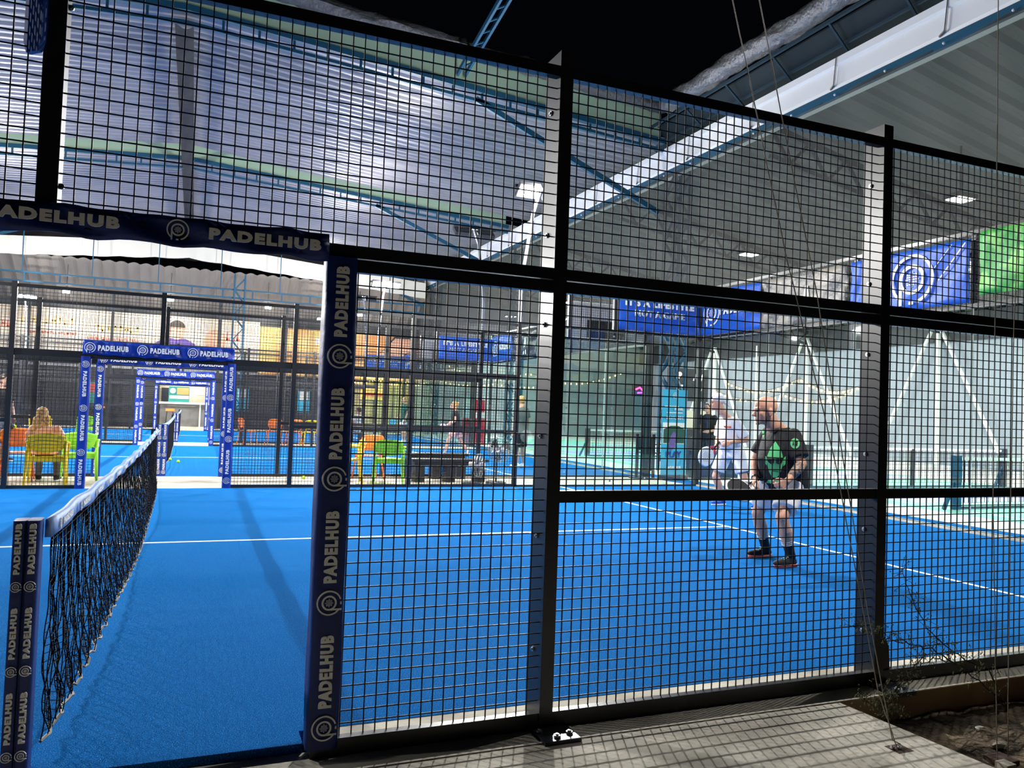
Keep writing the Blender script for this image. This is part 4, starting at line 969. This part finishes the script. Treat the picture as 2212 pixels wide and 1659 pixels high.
stems = [[(4.72, -.30, -.16), (4.55, -.27, .0), (4.40, -.26, .10), (4.22, -.24, .15), (4.05, -.22, .08), (3.92, -.25, -.02), (3.84, -.3, -.10)],
         [(4.72, -.30, -.16), (4.6, -.26, .06), (4.45, -.2, .13), (4.3, -.18, .24), (4.2, -.16, .36), (4.13, -.15, .50), (4.09, -.14, .62)],
         [(4.40, -.26, .10), (4.25, -.2, .18), (4.1, -.16, .22), (3.98, -.14, .24), (3.84, -.13, .30), (3.72, -.12, .33)],
         [(3.92, -.25, -.02), (4.0, -.24, .06), (4.12, -.23, .13), (4.25, -.22, .19)], [(3.92, -.25, -.02), (3.8, -.28, .0), (3.70, -.3, -.02), (3.64, -.3, .02)],
         [(3.95, -.25, .0), (3.86, -.32, -.08), (3.78, -.36, -.04)], [(3.84, -.3, -.10), (3.80, -.34, -.04), (3.74, -.35, -.0), (3.70, -.36, -.05)]]
leaves = []; 
for st in stems:
    P_ = []
    for a, b in zip(st[:-1], st[1:]): P_ += [V(a).lerp(V(b), i/5)+V((rn.uniform(-.01, .01), rn.uniform(-.01, .01), rn.uniform(-.01, .01))) for i in range(5)]
    P_.append(V(st[-1])); MB().tube(P_, [.0045*(1-.7*i/len(P_)) for i in range(len(P_))], 5).build('stem', 'twig', vg)
    tw = MB()
    for i in range(2, len(P_)):
        for _ in range(2):
            d = V((rn.uniform(-1, 1), rn.uniform(-.5, .5), rn.uniform(-.6, 1))).normalized()*rn.uniform(.03, .09); q = P_[i]+d
            tw.tube([P_[i], P_[i]+d*.5+V((0, 0, .005)), q], .0012, 4, False)
            for _k in range(3): leaves.append(q+V((rn.uniform(-.015, .015), rn.uniform(-.01, .01), rn.uniform(-.015, .015))))
    tw.build('twig', 'twig', vg)
lm = MB()
for p in leaves:
    a = rn.uniform(0, 6.28); d = V((math.cos(a), rn.uniform(-.3, .3), math.sin(a)))*rn.uniform(.005, .009); t = d.cross(V((0, 1, 0)))*.5
    nrm = V((0, .0008, 0)); lm.add([p-d, p+t, p+d, p-t, p-d+nrm, p+t+nrm, p+d+nrm, p-t+nrm], [(0, 1, 2, 3), (7, 6, 5, 4), (0, 4, 5, 1), (1, 5, 6, 2), (2, 6, 7, 3), (3, 7, 4, 0)])
tag(lm.build('leaves', 'leaf', vg), kind='stuff')
for k, (x, y) in enumerate(((4.3, -.45), (4.55, -.6), (4.2, -.62))):
    rk = random.Random(k); m_ = MB(); m_.ell((x, y, -.155), (.03+.012*k, .022, .016), nu=7, nv=5); m_.v = [(a+rk.uniform(-.006, .006), b+rk.uniform(-.006, .006), c) for a, b, c in m_.v]
    tag(m_.build('stone', 'concrete'), 'small pale stone on the dark soil, %s' % ('near the kerb', 'at the right', 'between the cable feet')[k], 'stone')

# ================================================================== PEOPLE
def N_(v): return V(v).normalized()
def loft(mb, cs, rx, ry, ax, fw, n=20):
    vs = []
    for c, a, b in zip(cs, rx, ry): vs += [V(c)+ax*a*math.cos(2*PI*k/n)+fw*b*math.sin(2*PI*k/n) for k in range(n)]
    m = len(cs); fs = [(i*n+k, i*n+(k+1) % n, (i+1)*n+(k+1) % n, (i+1)*n+k) for i in range(m-1) for k in range(n)]
    fs += [tuple(range(n))[::-1], tuple((m-1)*n+k for k in range(n))]; mb.add(vs, fs)
def hand(mb, w_, d, n, side, curl, s=1.0, spread=.021):
    """wrist, pointing direction, palm normal (fingers curl towards it), side of the thumb, curl in radians per joint"""
    w_, d = V(w_), N_(d); n = V(n); n = (n-d*n.dot(d)).normalized(); l = n.cross(d).normalized()*side
    for i in range(4):
        o = (1.5-i)*spread*s; k = w_+d*(.088-.006*abs(i-1.2))*s+l*o
        mb.cap(w_+l*o*.55, k, .015*s, .012*s, 8)
        L = (.040, .045, .042, .033)[i]*s; p = k; a = 0
        for j in range(3):
            a += curl*(1+.1*i); q = p+(d*math.cos(a)+n*math.sin(a))*L*(1, .72, .55)[j]; mb.cap(p, q, (.0092-.0008*j)*s, (.0086-.0008*j)*s, 8); p = q
    b = w_+d*.028*s+l*.028*s; m_ = b+(d*.55+l*.65+n*.35).normalized()*.042*s; e = m_+(d*.75+l*.05+n*.65).normalized()*.032*s; f = e+(d*.7-l*.25+n*.65).normalized()*.024*s
    mb.cap(w_+d*.01*s+l*.012*s, b, .014*s, .013*s, 8); mb.cap(b, m_, .013*s, .011*s, 8); mb.cap(m_, e, .0105*s, .0098*s, 8); mb.cap(e, f, .0096*s, .008*s, 8)
def head(mb, c, f, s=1.0):
    f = N_(f); l = V((0, 0, 1)).cross(f).normalized(); u = f.cross(l).normalized(); c = V(c)
    P = lambda a, b, d: c+(f*a+l*b+u*d)*s
    E_ = lambda a, b, d, r, **k: mb.ell(P(a, b, d), tuple(x*s for x in r), f, l, u, **k)
    E_(-.012, 0, .035, (.098, .077, .088)); E_(.032, 0, -.025, (.062, .062, .085)); E_(.030, 0, -.075, (.056, .052, .038)); E_(.074, 0, -.098, (.020, .024, .018))
    mb.cap(P(.082, 0, .012), P(.112, 0, -.026), .009*s, .013*s); E_(.100, .010, -.032, (.010, .008, .007)); E_(.100, -.010, -.032, (.010, .008, .007))
    mb.cap(P(.074, .036, .026), P(.084, .008, .022), .012*s, .010*s); mb.cap(P(.074, -.036, .026), P(.084, -.008, .022), .012*s, .010*s)
    E_(.086, 0, -.060, (.010, .022, .007)); E_(.084, 0, -.072, (.010, .019, .007)); E_(.055, .043, -.02, (.022, .016, .020)); E_(.055, -.043, -.02, (.022, .016, .020))
    for sg in (-1, 1): E_(-.012, sg*.078, -.012, (.020, .009, .032)); E_(-.006, sg*.080, -.036, (.010, .008, .012))
    mb.cap(P(-.03, 0, -.05), P(-.05, 0, -.13), .062*s, .060*s)
    return P, f, l, u
def bodyframe(J):
    ax = N_(V(J['LS'])-V(J['RS'])); ch = (V(J['LS'])+V(J['RS']))/2; pe = (V(J['LH'])+V(J['RH']))/2; up = (ch-pe).normalized(); fw = ax.cross(up).normalized()
    return ax, ch, pe, up, fw
def torso(mb, J, k=1.0, e=0.0, low=-.14, belly=0.0, top=True):
    ax, ch, pe, up, fw = bodyframe(J); D = ch-pe
    rows = [(low, .186, .150, -.030 if low < -.1 else 0), (0, .178, .136 if low < -.1 else .125, -.018 if low < -.1 else 0), (.25, .162, .118+belly*.7, belly*.5), (.5, .160, .118+belly, belly*.6), (.75, .178, .122+belly*.4, belly*.2), (.95, .176, .105, 0), (1.06, .120, .080, 0)]
    if top: rows += [(1.16, .066, .062, 0)]
    loft(mb, [pe+D*t+fw*o for t, a, b, o in rows], [(a*k+e) for t, a, b, o in rows], [(b*k+e) for t, a, b, o in rows], ax, fw)
def shoe(g, an, d, m, msole, L=.285):
    d = N_((d[0], d[1], 0)); an = V(an); l = V((0, 0, 1)).cross(d); c = V((an.x, an.y, 0)); mb = MB()
    mb.ell(c+d*.095+V((0, 0, .045)), (.125, .046, .036), d, l); mb.ell(c-d*.01+V((0, 0, .05)), (.062, .040, .045), d, l); mb.cap(c+V((0, 0, .05)), V((an.x, an.y, max(an.z, .085))), .042, .046); mb.cap(c+d*.04+V((0, 0, .06)), c+d*.12+V((0, 0, .05)), .034, .03)
    s_ = put(remesh(mb, .009, m, 'shoe', 3), 'shoe', g); mb = MB()
    pl = []
    for i in range(24):
        a = 2*PI*i/24; r = L/2; x = r*math.cos(a); wdt = .046+.006*math.cos(a)-.008*math.cos(2*a+PI)*0; pl.append((x+.062, wdt*math.sin(a)))
    mb.prism(pl, c+V((0, 0, .002)), d, l, .028); mb.build('sole', msole, s_, True)
    mb = MB()
    for i in range(4): mb.cap(c+d*(.05+.024*i)+l*.02+V((0, 0, .098-.010*i)), c+d*(.05+.024*i)-l*.02+V((0, 0, .098-.010*i)), .004)
    mb.build('laces', 'mint' if msole in ('coral', 'mint') else 'whitepaint', s_)
def human(label, loc, J, rz=0, skin='skin', shirt='whitecloth', shorts='whitecloth', shoes='whitecloth', sole='whitepaint', sock=None, hs_=1.0, k=1.0, belly=0.0, vox=.012, hem=-.20, sleeve=.62, hair=None, hands=True, longp=False, group=None, thigh=.80, arm_m=None):
    g = thing('person', label, 'person', loc, rz, group); Jv = {a: V(b) for a, b in J.items() if a[-1] in 'HSEWKA'}
    ax, ch, pe, up, fw = bodyframe(J); mb = MB()
    P, f, l, u = head(mb, Jv['H'], J['f'], hs_)
    nk = ch+(ch-pe)*.10; mb.cap(P(-.04, 0, -.09), nk, .055*hs_, .062*k)
    torso(mb, J, k, -.012, -.05, belly)
    for s_, sd in (('L', 1), ('R', -1)):
        S_, E_, W_, H_, K_, A_ = (Jv[s_+q] for q in 'SEWHKA')
        mb.cap(S_, E_, .050*k, .040*k); mb.cap(E_, E_.lerp(W_, .35), .040*k, .041*k); mb.cap(E_.lerp(W_, .35), W_, .041*k, .027*k)
        if hands: hand(mb, W_, J[s_+'d'] if s_+'d' in J else (W_-E_), J.get(s_+'n', fw), -sd if s_+'t' not in J else J[s_+'t'], J.get(s_+'c', .35), 1.0*min(k, 1.08))
        mb.cap(H_, K_, .082*k, .056*k); mb.cap(K_, K_.lerp(A_, .35), .053*k, .058*k); mb.cap(K_.lerp(A_, .35)+(-fw)*.006, A_, .058*k, .036*k); mb.cap(A_, A_-V((0, 0, .04)), .036*k, .034*k)
    body = put(remesh(mb, vox*.62, skin, 'body', 4), 'body', g)
    mb = MB(); torso(mb, J, k, .018, hem, belly)
    for s_ in 'LR':
        S_, E_ = Jv[s_+'S'], Jv[s_+'E']; mb.cap(S_, S_.lerp(E_, .3), .070*k, .070*k); mb.tube([S_, S_.lerp(E_, sleeve)], [.070*k, .078*k], 16)
    if hem < -.3:
        for s_ in 'LR': mb.cap(Jv[s_+'H']+up*.10, Jv[s_+'H']-V((-.015, 0, .015)), .13*k, .130*k)
    sh = put(remesh(mb, vox, shirt, 'shirt', 5), 'shirt', g)
    mb = MB(); loft(mb, [pe+up*.10, pe+up*.02, pe-up*.09], [.170*k, .182*k, .165*k], [.128*k, .138*k, .12*k], ax, fw)
    for s_ in 'LR':
        H_, K_, A_ = Jv[s_+'H'], Jv[s_+'K'], Jv[s_+'A']; q = H_.lerp(K_, thigh); mb.tube([H_-(K_-H_)*.12, H_, q], [.08*k, .112*k, (.085 if longp else .108)*k], 18)
        if longp: mb.cap(q, K_, .085*k, .072*k); mb.cap(K_, A_, .07*k, .052*k)
    put(remesh(mb, vox, shorts, 'trousers' if longp else 'shorts', 5), 'trousers' if longp else 'shorts', g)
    for s_ in 'LR':
        A_, K_ = Jv[s_+'A'], Jv[s_+'K']; d = J.get(s_+'f', fw); shoe(g, A_, d, shoes, sole)
        if sock:
            so = MB().tube([A_.lerp(K_, t) for t in (-.02, .12, .30, .42)], [.042*k, .042*k, .047*k, .052*k], 14).build('sock', sock, g, True)
            mb = MB()
            for t in (.40, .36, .32): a_ = A_.lerp(K_, t); b_ = A_.lerp(K_, t+.018); mb.tube([a_, b_], .0525*k, 14)
            mb.build('stripe', 'whitepaint', so, True)
    for sg, nm in ((1, 'eye'), (-1, 'eye')): MB().ell(P(.083, sg*.030, .005), (.009*hs_, .013*hs_, .008*hs_), f, l, u).build('eye', 'eye', body, True)
    mb = MB()
    for sg in (-1, 1): mb.cap(P(.092, sg*.014, .030), P(.078, sg*.048, .032), .004*hs_, .003*hs_)
    if hair != 'bald': mb.build('eyebrow', 'darkhair', body)
    if hair in ('short', 'blond_short', 'bun', 'long'):
        mb = MB(); hm = 'darkhair' if hair == 'short' else 'hair'
        mb.ell(P(-.022, 0, .045), (.100*hs_, .084*hs_, .090*hs_), f, l, u); mb.ell(P(-.05, 0, .0), (.072*hs_, .080*hs_, .085*hs_), f, l, u)
        if hair == 'bun': mb.ell(P(-.13, 0, .07), .042*hs_)
        if hair == 'long':
            mb.ell(P(-.05, 0, -.10), (.07, .098, .13), f, l, u); mb.ell(P(-.075, 0, -.24), (.06, .115, .16), f, l, u)
            for i in range(9): a_ = (i-4)/4; mb.cap(P(-.07, a_*.085, -.05), P(-.10+.01*math.sin(i*3), a_*.115+.01*math.sin(i*5), -.36-.03*math.cos(i*2)), .028, .014)
        put(remesh(mb, .010, hm, 'hair', 2), 'hair', g)
    return g, P, (f, l, u), sh, body, (ax, ch, pe, up, fw)
def decal(name, m, parent, target, o, X, Y, shapes, direction, off=.004, cuts=3):
    """flat printed shapes laid onto a garment: every point is dropped on its surface"""
    tv = BVHTree.FromPolygons([v.co.copy() for v in target.data.vertices], [tuple(p.vertices) for p in target.data.polygons])
    X, Y = N_(X), N_(Y); d = N_(direction); bm = bmesh.new()
    for poly in shapes:
        vs = [bm.verts.new(V((x, y, 0))) for x, y in poly]; bm.faces.new(vs)
    bmesh.ops.triangulate(bm, faces=bm.faces[:]); 
    for _ in range(cuts): bmesh.ops.subdivide_edges(bm, edges=[e for e in bm.edges if e.calc_length() > .012], cuts=1, use_grid_fill=True)
    bmesh.ops.triangulate(bm, faces=bm.faces[:])
    for v in bm.verts:
        p = V(o)+X*v.co.x+Y*v.co.y; h = tv.ray_cast(p, d)
        v.co = (h[0] if h[0] is not None else p+d*.3)-d*off
    me = bpy.data.meshes.new(name); bm.to_mesh(me); bm.free(); me.materials.append(MT[m]); me.shade_smooth(); return put(me, name, parent)
def racket(label, c, d, n, m, face_m, rim='black', s=1.0, group=None):
    """padel racket: c head centre, d direction from head to handle, n normal of the face"""
    c, d = V(c), N_(d); n = V(n); n = (n-d*n.dot(d)).normalized(); l = d.cross(n).normalized(); g = thing('padel_racket', label, 'racket', tuple(c)); o = V((0, 0, 0))
    pl = []
    for i in range(28):
        a = 2*PI*i/28; pl.append((math.cos(a)*.130*s, math.sin(a)*.128*s*(1.05 if math.sin(a) < 0 else 1.0)))
    MB().prism(pl, o-n*.017, l, -d, .034 if (l.cross(-d)).dot(n) > 0 else -.034).build('head', face_m, g)
    MB().tube([l*x*1.02-d*y*1.02 for x, y in pl]+[l*pl[0][0]*1.02-d*pl[0][1]*1.02], .019*s, 8, False).build('rim', rim, g, True)
    mb = MB()
    for i in range(-3, 4):
        for j in range(-3, 4):
            if i*i+j*j < 11:
                q = l*i*.024-d*j*.024
                for sg in (-1, 1): mb.tube([q+n*sg*.0165, q+n*sg*.0185], .0055, 8)
    tag(mb.build('hole', 'black', g), kind='stuff')
    for sg in (-1, 1): MB().bar(l*.085*sg+d*.11, l*.012*sg+d*.215, .028, .022, up=n).build('throat', m, g)
    MB().tube([d*.19, d*.34], .016, 10).build('handle', 'black', g, True)
    return g

# --- bald man in the black T-shirt, crouched, facing the net
L0 = V((5.75, 2.85, 0))
J1 = dict(H=(5.665, 2.85, 1.478), f=(-.93, .24, -.10), LS=(5.865, 2.675, 1.245), RS=(5.86, 3.025, 1.25), LE=(5.86, 2.55, .985), LW=(5.645, 2.50, .825), RE=(5.76, 3.10, .98), RW=(5.63, 2.93, .80),
          LH=(5.945, 2.755, .80), RH=(5.845, 2.955, .80), LK=(5.68, 2.60, .475), LA=(5.815, 2.62, .10), RK=(5.755, 3.03, .455), RA=(5.92, 3.10, .10),
          Ld=(-.85, .05, -.5), Ln=(-.2, .9, -.3), Lt=1, Lc=1.05, Rd=(-.62, -.25, -.5), Rn=(-.1, -.6, -.8), Rt=-1, Rc=.95, Lf=(-1, -.05, 0), Rf=(-1, .05, 0))
def rel(J, o): return {a: (tuple(V(b)-V(o)) if (len(a) <= 2 and a[-1] in 'HSEWKA') else b) for a, b in J.items()}
g1, P1_, fr, sh1, bd1, bf1 = human('bald man in black T-shirt and white shorts crouching ready at the service line', L0, rel(J1, L0), skin='skin', shirt='blackcloth', shorts='whitecloth', shoes='blackcloth', sole='coral', sock='blackcloth', hs_=1.16, k=1.10, belly=.06, vox=.011, hem=-.34, hair='bald', sleeve=.78)
ax, ch, pe, up, fw = bf1
dX = V((.76, -.65, 0)); dd = V((.65, .76, 0)); dU = V((0, 0, 1)); oD = V((5.635, 2.66, 1.0))-L0-dd*.5
face_ = [(0, .185), (.045, .12), (.07, .05), (.075, -.02), (.05, -.12), (.02, -.165), (-.02, -.165), (-.05, -.12), (-.075, -.02), (-.07, .05), (-.045, .12)]
decal('printed_face', 'alien', g1, sh1, oD, dX, dU, [face_, [(.078, .03), (.098, .05), (.095, -.03), (.075, -.05)], [(-.078, .03), (-.075, -.05), (-.095, -.03), (-.098, .05)], [(-.05, -.185), (.05, -.185), (.085, -.23), (-.08, -.23)]], dd, .005)
decal('printed_glasses', 'black', g1, sh1, oD, dX, dU, [[(-.072, .03), (-.006, .018), (-.012, -.025), (-.04, -.034), (-.066, -.012)], [(.072, .03), (.066, -.012), (.04, -.034), (.012, -.025), (.006, .018)], [(-.08, .034), (.08, .034), (.08, .024), (-.08, .024)], [(-.03, -.095), (.035, -.10), (.035, -.106), (-.03, -.101)]], dd, .009)
LSr = V(rel(J1, L0)['LS']); LEr = V(rel(J1, L0)['LE'])
sb = [(.042*math.cos(i*PI/10), .05*math.sin(i*PI/10)) for i in range(20)]
decal('sleeve_badge', 'alien', g1, sh1, LSr.lerp(LEr, .34)+V((-.02, 0, .02))-dd*.4, dX, dU, [sb], dd, .005)
decal('badge_mark', 'black', g1, sh1, LSr.lerp(LEr, .34)+V((-.02, 0, .02))-dd*.4, dX, dU, [[(-.025, -.02), (-.015, .025), (-.005, -.02)], [(.0, -.025), (.012, .0), (-.002, .03), (.026, .02), (.022, -.02)]], dd, .009)
decal('chest_print', 'alien', g1, sh1, V((5.60, 2.80, 1.25))-L0-dd*.5, dX, dU, [[(-.012, .03), (.012, .03), (.010, -.0), (-.010, -.0)], [(-.008, -.01), (.008, -.01), (.0, -.05)]], dd, .005)
LWr, LEr2 = V(rel(J1, L0)['LW']), LEr
mb = MB(); mb.tube([LEr2.lerp(LWr, t) for t in (.10, .35, .75)], [.0475, .0485, .038], 16); tag(mb.build('tattoo', 'tattoo', g1, True))
RWr = V(rel(J1, L0)['RW']); REr = V(rel(J1, L0)['RE'])
mb = MB(); mb.tube([REr.lerp(RWr, .86), REr.lerp(RWr, .93)], .038, 14); mb.build('wristband', 'black', g1, True)
racket('black and white racket held low in front of the bald man', (5.38, 2.86, .705), (.80, .20, .27), (.15, -.60, .75), 'whitepaint', 'black', 'whitepaint', .95)

# --- man with the white cap
L2 = V((8.4, 6.8, 0))
J2 = dict(H=(8.06, 6.8, 1.628), f=(-.93, .3, -.06), LS=(8.28, 6.61, 1.335), RS=(8.30, 6.99, 1.335), LE=(8.42, 6.52, 1.07), LW=(8.14, 6.56, 1.02), RE=(8.30, 7.07, 1.06), RW=(8.09, 6.82, 1.0),
          LH=(8.40, 6.71, .88), RH=(8.34, 6.90, .88), LK=(8.44, 6.58, .47), LA=(8.73, 6.52, .11), RK=(8.22, 7.0, .47), RA=(8.37, 7.02, .10),
          Ld=(-.9, .05, -.35), Ln=(0, .8, -.4), Lt=1, Lc=.8, Rd=(-.7, -.4, -.5), Rn=(-.2, -.6, -.6), Rt=-1, Rc=.9, Lf=(-1, -.1, 0), Rf=(-1, 0, 0))
g2, P2_, fr2, sh2, bd2, bf2 = human('man in white T-shirt, white shorts and backwards white cap holding a racket', L2, rel(J2, L2), skin='skin', shirt='whitecloth', shorts='whitecloth', shoes='bannerblue', sole='whitepaint', sock='blackcloth', hs_=1.05, k=1.06, vox=.012, hair='cap', sleeve=.85, belly=.02)
f, l, u = fr2
mb = MB(); mb.ell(P2_(-.015, 0, .062), (.108, .088, .085), f, l, u); mb.ell(P2_(-.03, 0, .035), (.100, .090, .05), f, l, u); mb.cap(P2_(-.11, .04, .0), P2_(-.17, .03, -.05), .012); mb.cap(P2_(-.11, -.04, .0), P2_(-.17, -.03, -.05), .012); mb.cap(P2_(-.11, 0, .0), P2_(-.185, 0, -.055), .014)
cp_ = put(remesh(mb, .008, 'whitecloth', 'cap', 2), 'cap', g2); mb = MB(); mb.ell(P2_(.075, 0, .078), (.012, .03, .022), f, l, u); mb.build('strap_opening', 'black', cp_)
decal('short_panel', 'navycloth', g2, [c for c in g2.children if c.name.startswith('shorts')][0], V((.06, -.5, .56)), (1, 0, 0), (0, 0, 1), [[(-.03, -.1), (.07, -.1), (.08, -.02), (.02, .06), (-.05, .0)]], (0, 1, 0), .006)
decal('chest_mark', 'redprint', g2, sh2, V((-.22, -.5, 1.24)), (1, 0, 0), (0, 0, 1), [[(-.03, 0), (.03, 0), (.03, .03), (-.03, .03)]], (0, 1, 0), .006)
racket('white round racket held by the man in the white cap', (7.70, 6.56, .80), (.72, .05, .62), (.1, -.9, -.05), 'red', 'whitepaint', 'whitepaint', 1.0)

# --- standing default pose, facing +x before turning
def stand(**o):
    J = dict(H=(.03, 0, 1.635), f=(1, 0, -.03), LS=(0, .185, 1.40), RS=(0, -.185, 1.40), LE=(-.02, .245, 1.12), LW=(.06, .235, .88), RE=(-.02, -.245, 1.12), RW=(.06, -.235, .88),
             LH=(0, .09, .91), RH=(0, -.09, .91), LK=(.02, .10, .49), LA=(-.02, .11, .095), RK=(.02, -.10, .49), RA=(-.02, -.11, .095), Lc=.3, Rc=.3, Ln=(0, -1, 0), Rn=(0, 1, 0), Lf=(1, .2, 0), Rf=(1, -.2, 0), Lt=-1, Rt=1)
    J.update(o); return J
V_ = .018
human('person in grey T-shirt and black shorts standing by the second court glass, back half turned', (7.96, 14.4, 0), stand(LW=(.05, .22, .86)), 2.0, skin='skin', shirt='greycloth', shorts='blackcloth', shoes='whitecloth', hair='blond_short', vox=V_, k=1.05, thigh=.95)
human('woman in black top and pink shorts striding with a racket on the second court', (7.68, 18.6, 0), stand(H=(.10, 0, 1.47), LS=(.06, .16, 1.27), RS=(.06, -.16, 1.27), LE=(.10, .22, 1.03), LW=(.28, .14, .90), RE=(.08, -.22, 1.03), RW=(.26, -.10, .90), LH=(0, .08, .84), RH=(0, -.08, .84), LK=(.24, .10, .48), LA=(.34, .12, .10), RK=(-.16, -.12, .45), RA=(-.38, -.13, .14)), 3.0, shirt='blackcloth', shorts='pinkcloth', shoes='whitecloth', hair='bun', vox=V_, k=.95, sleeve=.3, thigh=.75)
racket('racket held low by the striding woman', (7.22, 18.5, .82), (.9, .1, .15), (0, -1, 0), 'whitepaint', 'whitepaint', 'black')
human('person in dark green T-shirt with a racket on the third court', (8.1, 26.4, 0), stand(RW=(.2, -.2, .95), RE=(-.02, -.25, 1.10)), 3.3, shirt='dkgreencloth', shorts='whitecloth', shoes='whitecloth', hair='blond_short', vox=V_, k=1.1)
racket('blue racket held by the person in dark green', (7.62, 26.3, .8), (.8, .1, .35), (0, -1, 0), 'cyan', 'cyan', 'black')
human('person in black with white chest print standing beyond the glass behind the white cap', (12.6, 13.2, 0), stand(LW=(.12, .12, 1.05), LE=(.02, .25, 1.08)), 3.6, shirt='blackcloth', shorts='blackcloth', shoes='blackcloth', hair='short', vox=V_, longp=True)
human('person in black T-shirt standing at the left edge of the picture', (-3.08, 15.2, 0), stand(), -.6, shirt='blackcloth', shorts='greycloth', shoes='blackcloth', hair='short', vox=V_, k=1.05)
# seated figures
def sit(**o):
    J = dict(H=(-.02, 0, 1.20), f=(1, 0, -.05), LS=(-.06, .18, .98), RS=(-.06, -.18, .98), LE=(.02, .24, .72), LW=(.22, .16, .62), RE=(.02, -.24, .72), RW=(.22, -.16, .62), LH=(0, .09, .55), RH=(0, -.09, .55),
             LK=(.40, .12, .52), LA=(.42, .13, .10), RK=(.40, -.12, .52), RA=(.36, -.13, .10), Lc=.3, Rc=.3, Ln=(0, 0, -1), Rn=(0, 0, -1), Lt=-1, Rt=1, Lf=(1, .1, 0), Rf=(1, -.1, 0)); J.update(o); return J
human('woman with long blond hair sitting in the yellow armchair, seen from behind', (-1.62, 10.72, 0), sit(H=(.04, .06, 1.06), LS=(-.02, .17, .85), RS=(-.02, -.16, .85), LE=(.0, .245, .66), RE=(.0, -.245, .66), LW=(.16, .2, .62), RW=(.16, -.2, .62), LH=(.02, .09, .535), RH=(.02, -.09, .535)), PI/2, skin='skin', shirt='skin', shorts='greycloth', shoes='blackcloth', hair='long', vox=.014, k=.92, longp=True)
human('seated person in white shirt at the low table beyond the second court', (6.0, 24.9, 0), sit(), 2.2, shirt='whitecloth', shorts='blackcloth', shoes='blackcloth', hair='short', vox=V_, longp=True)
human('person sitting in the lime green armchair at the left edge, bare legs showing', (-2.60, 10.91, 0), sit(LK=(.36, .10, .50), LA=(.20, .06, .10), RA=(.10, -.1, .10)), .35, skin='skin2', shirt='navycloth', shorts='navycloth', shoes='whitecloth', hair='short', vox=V_)
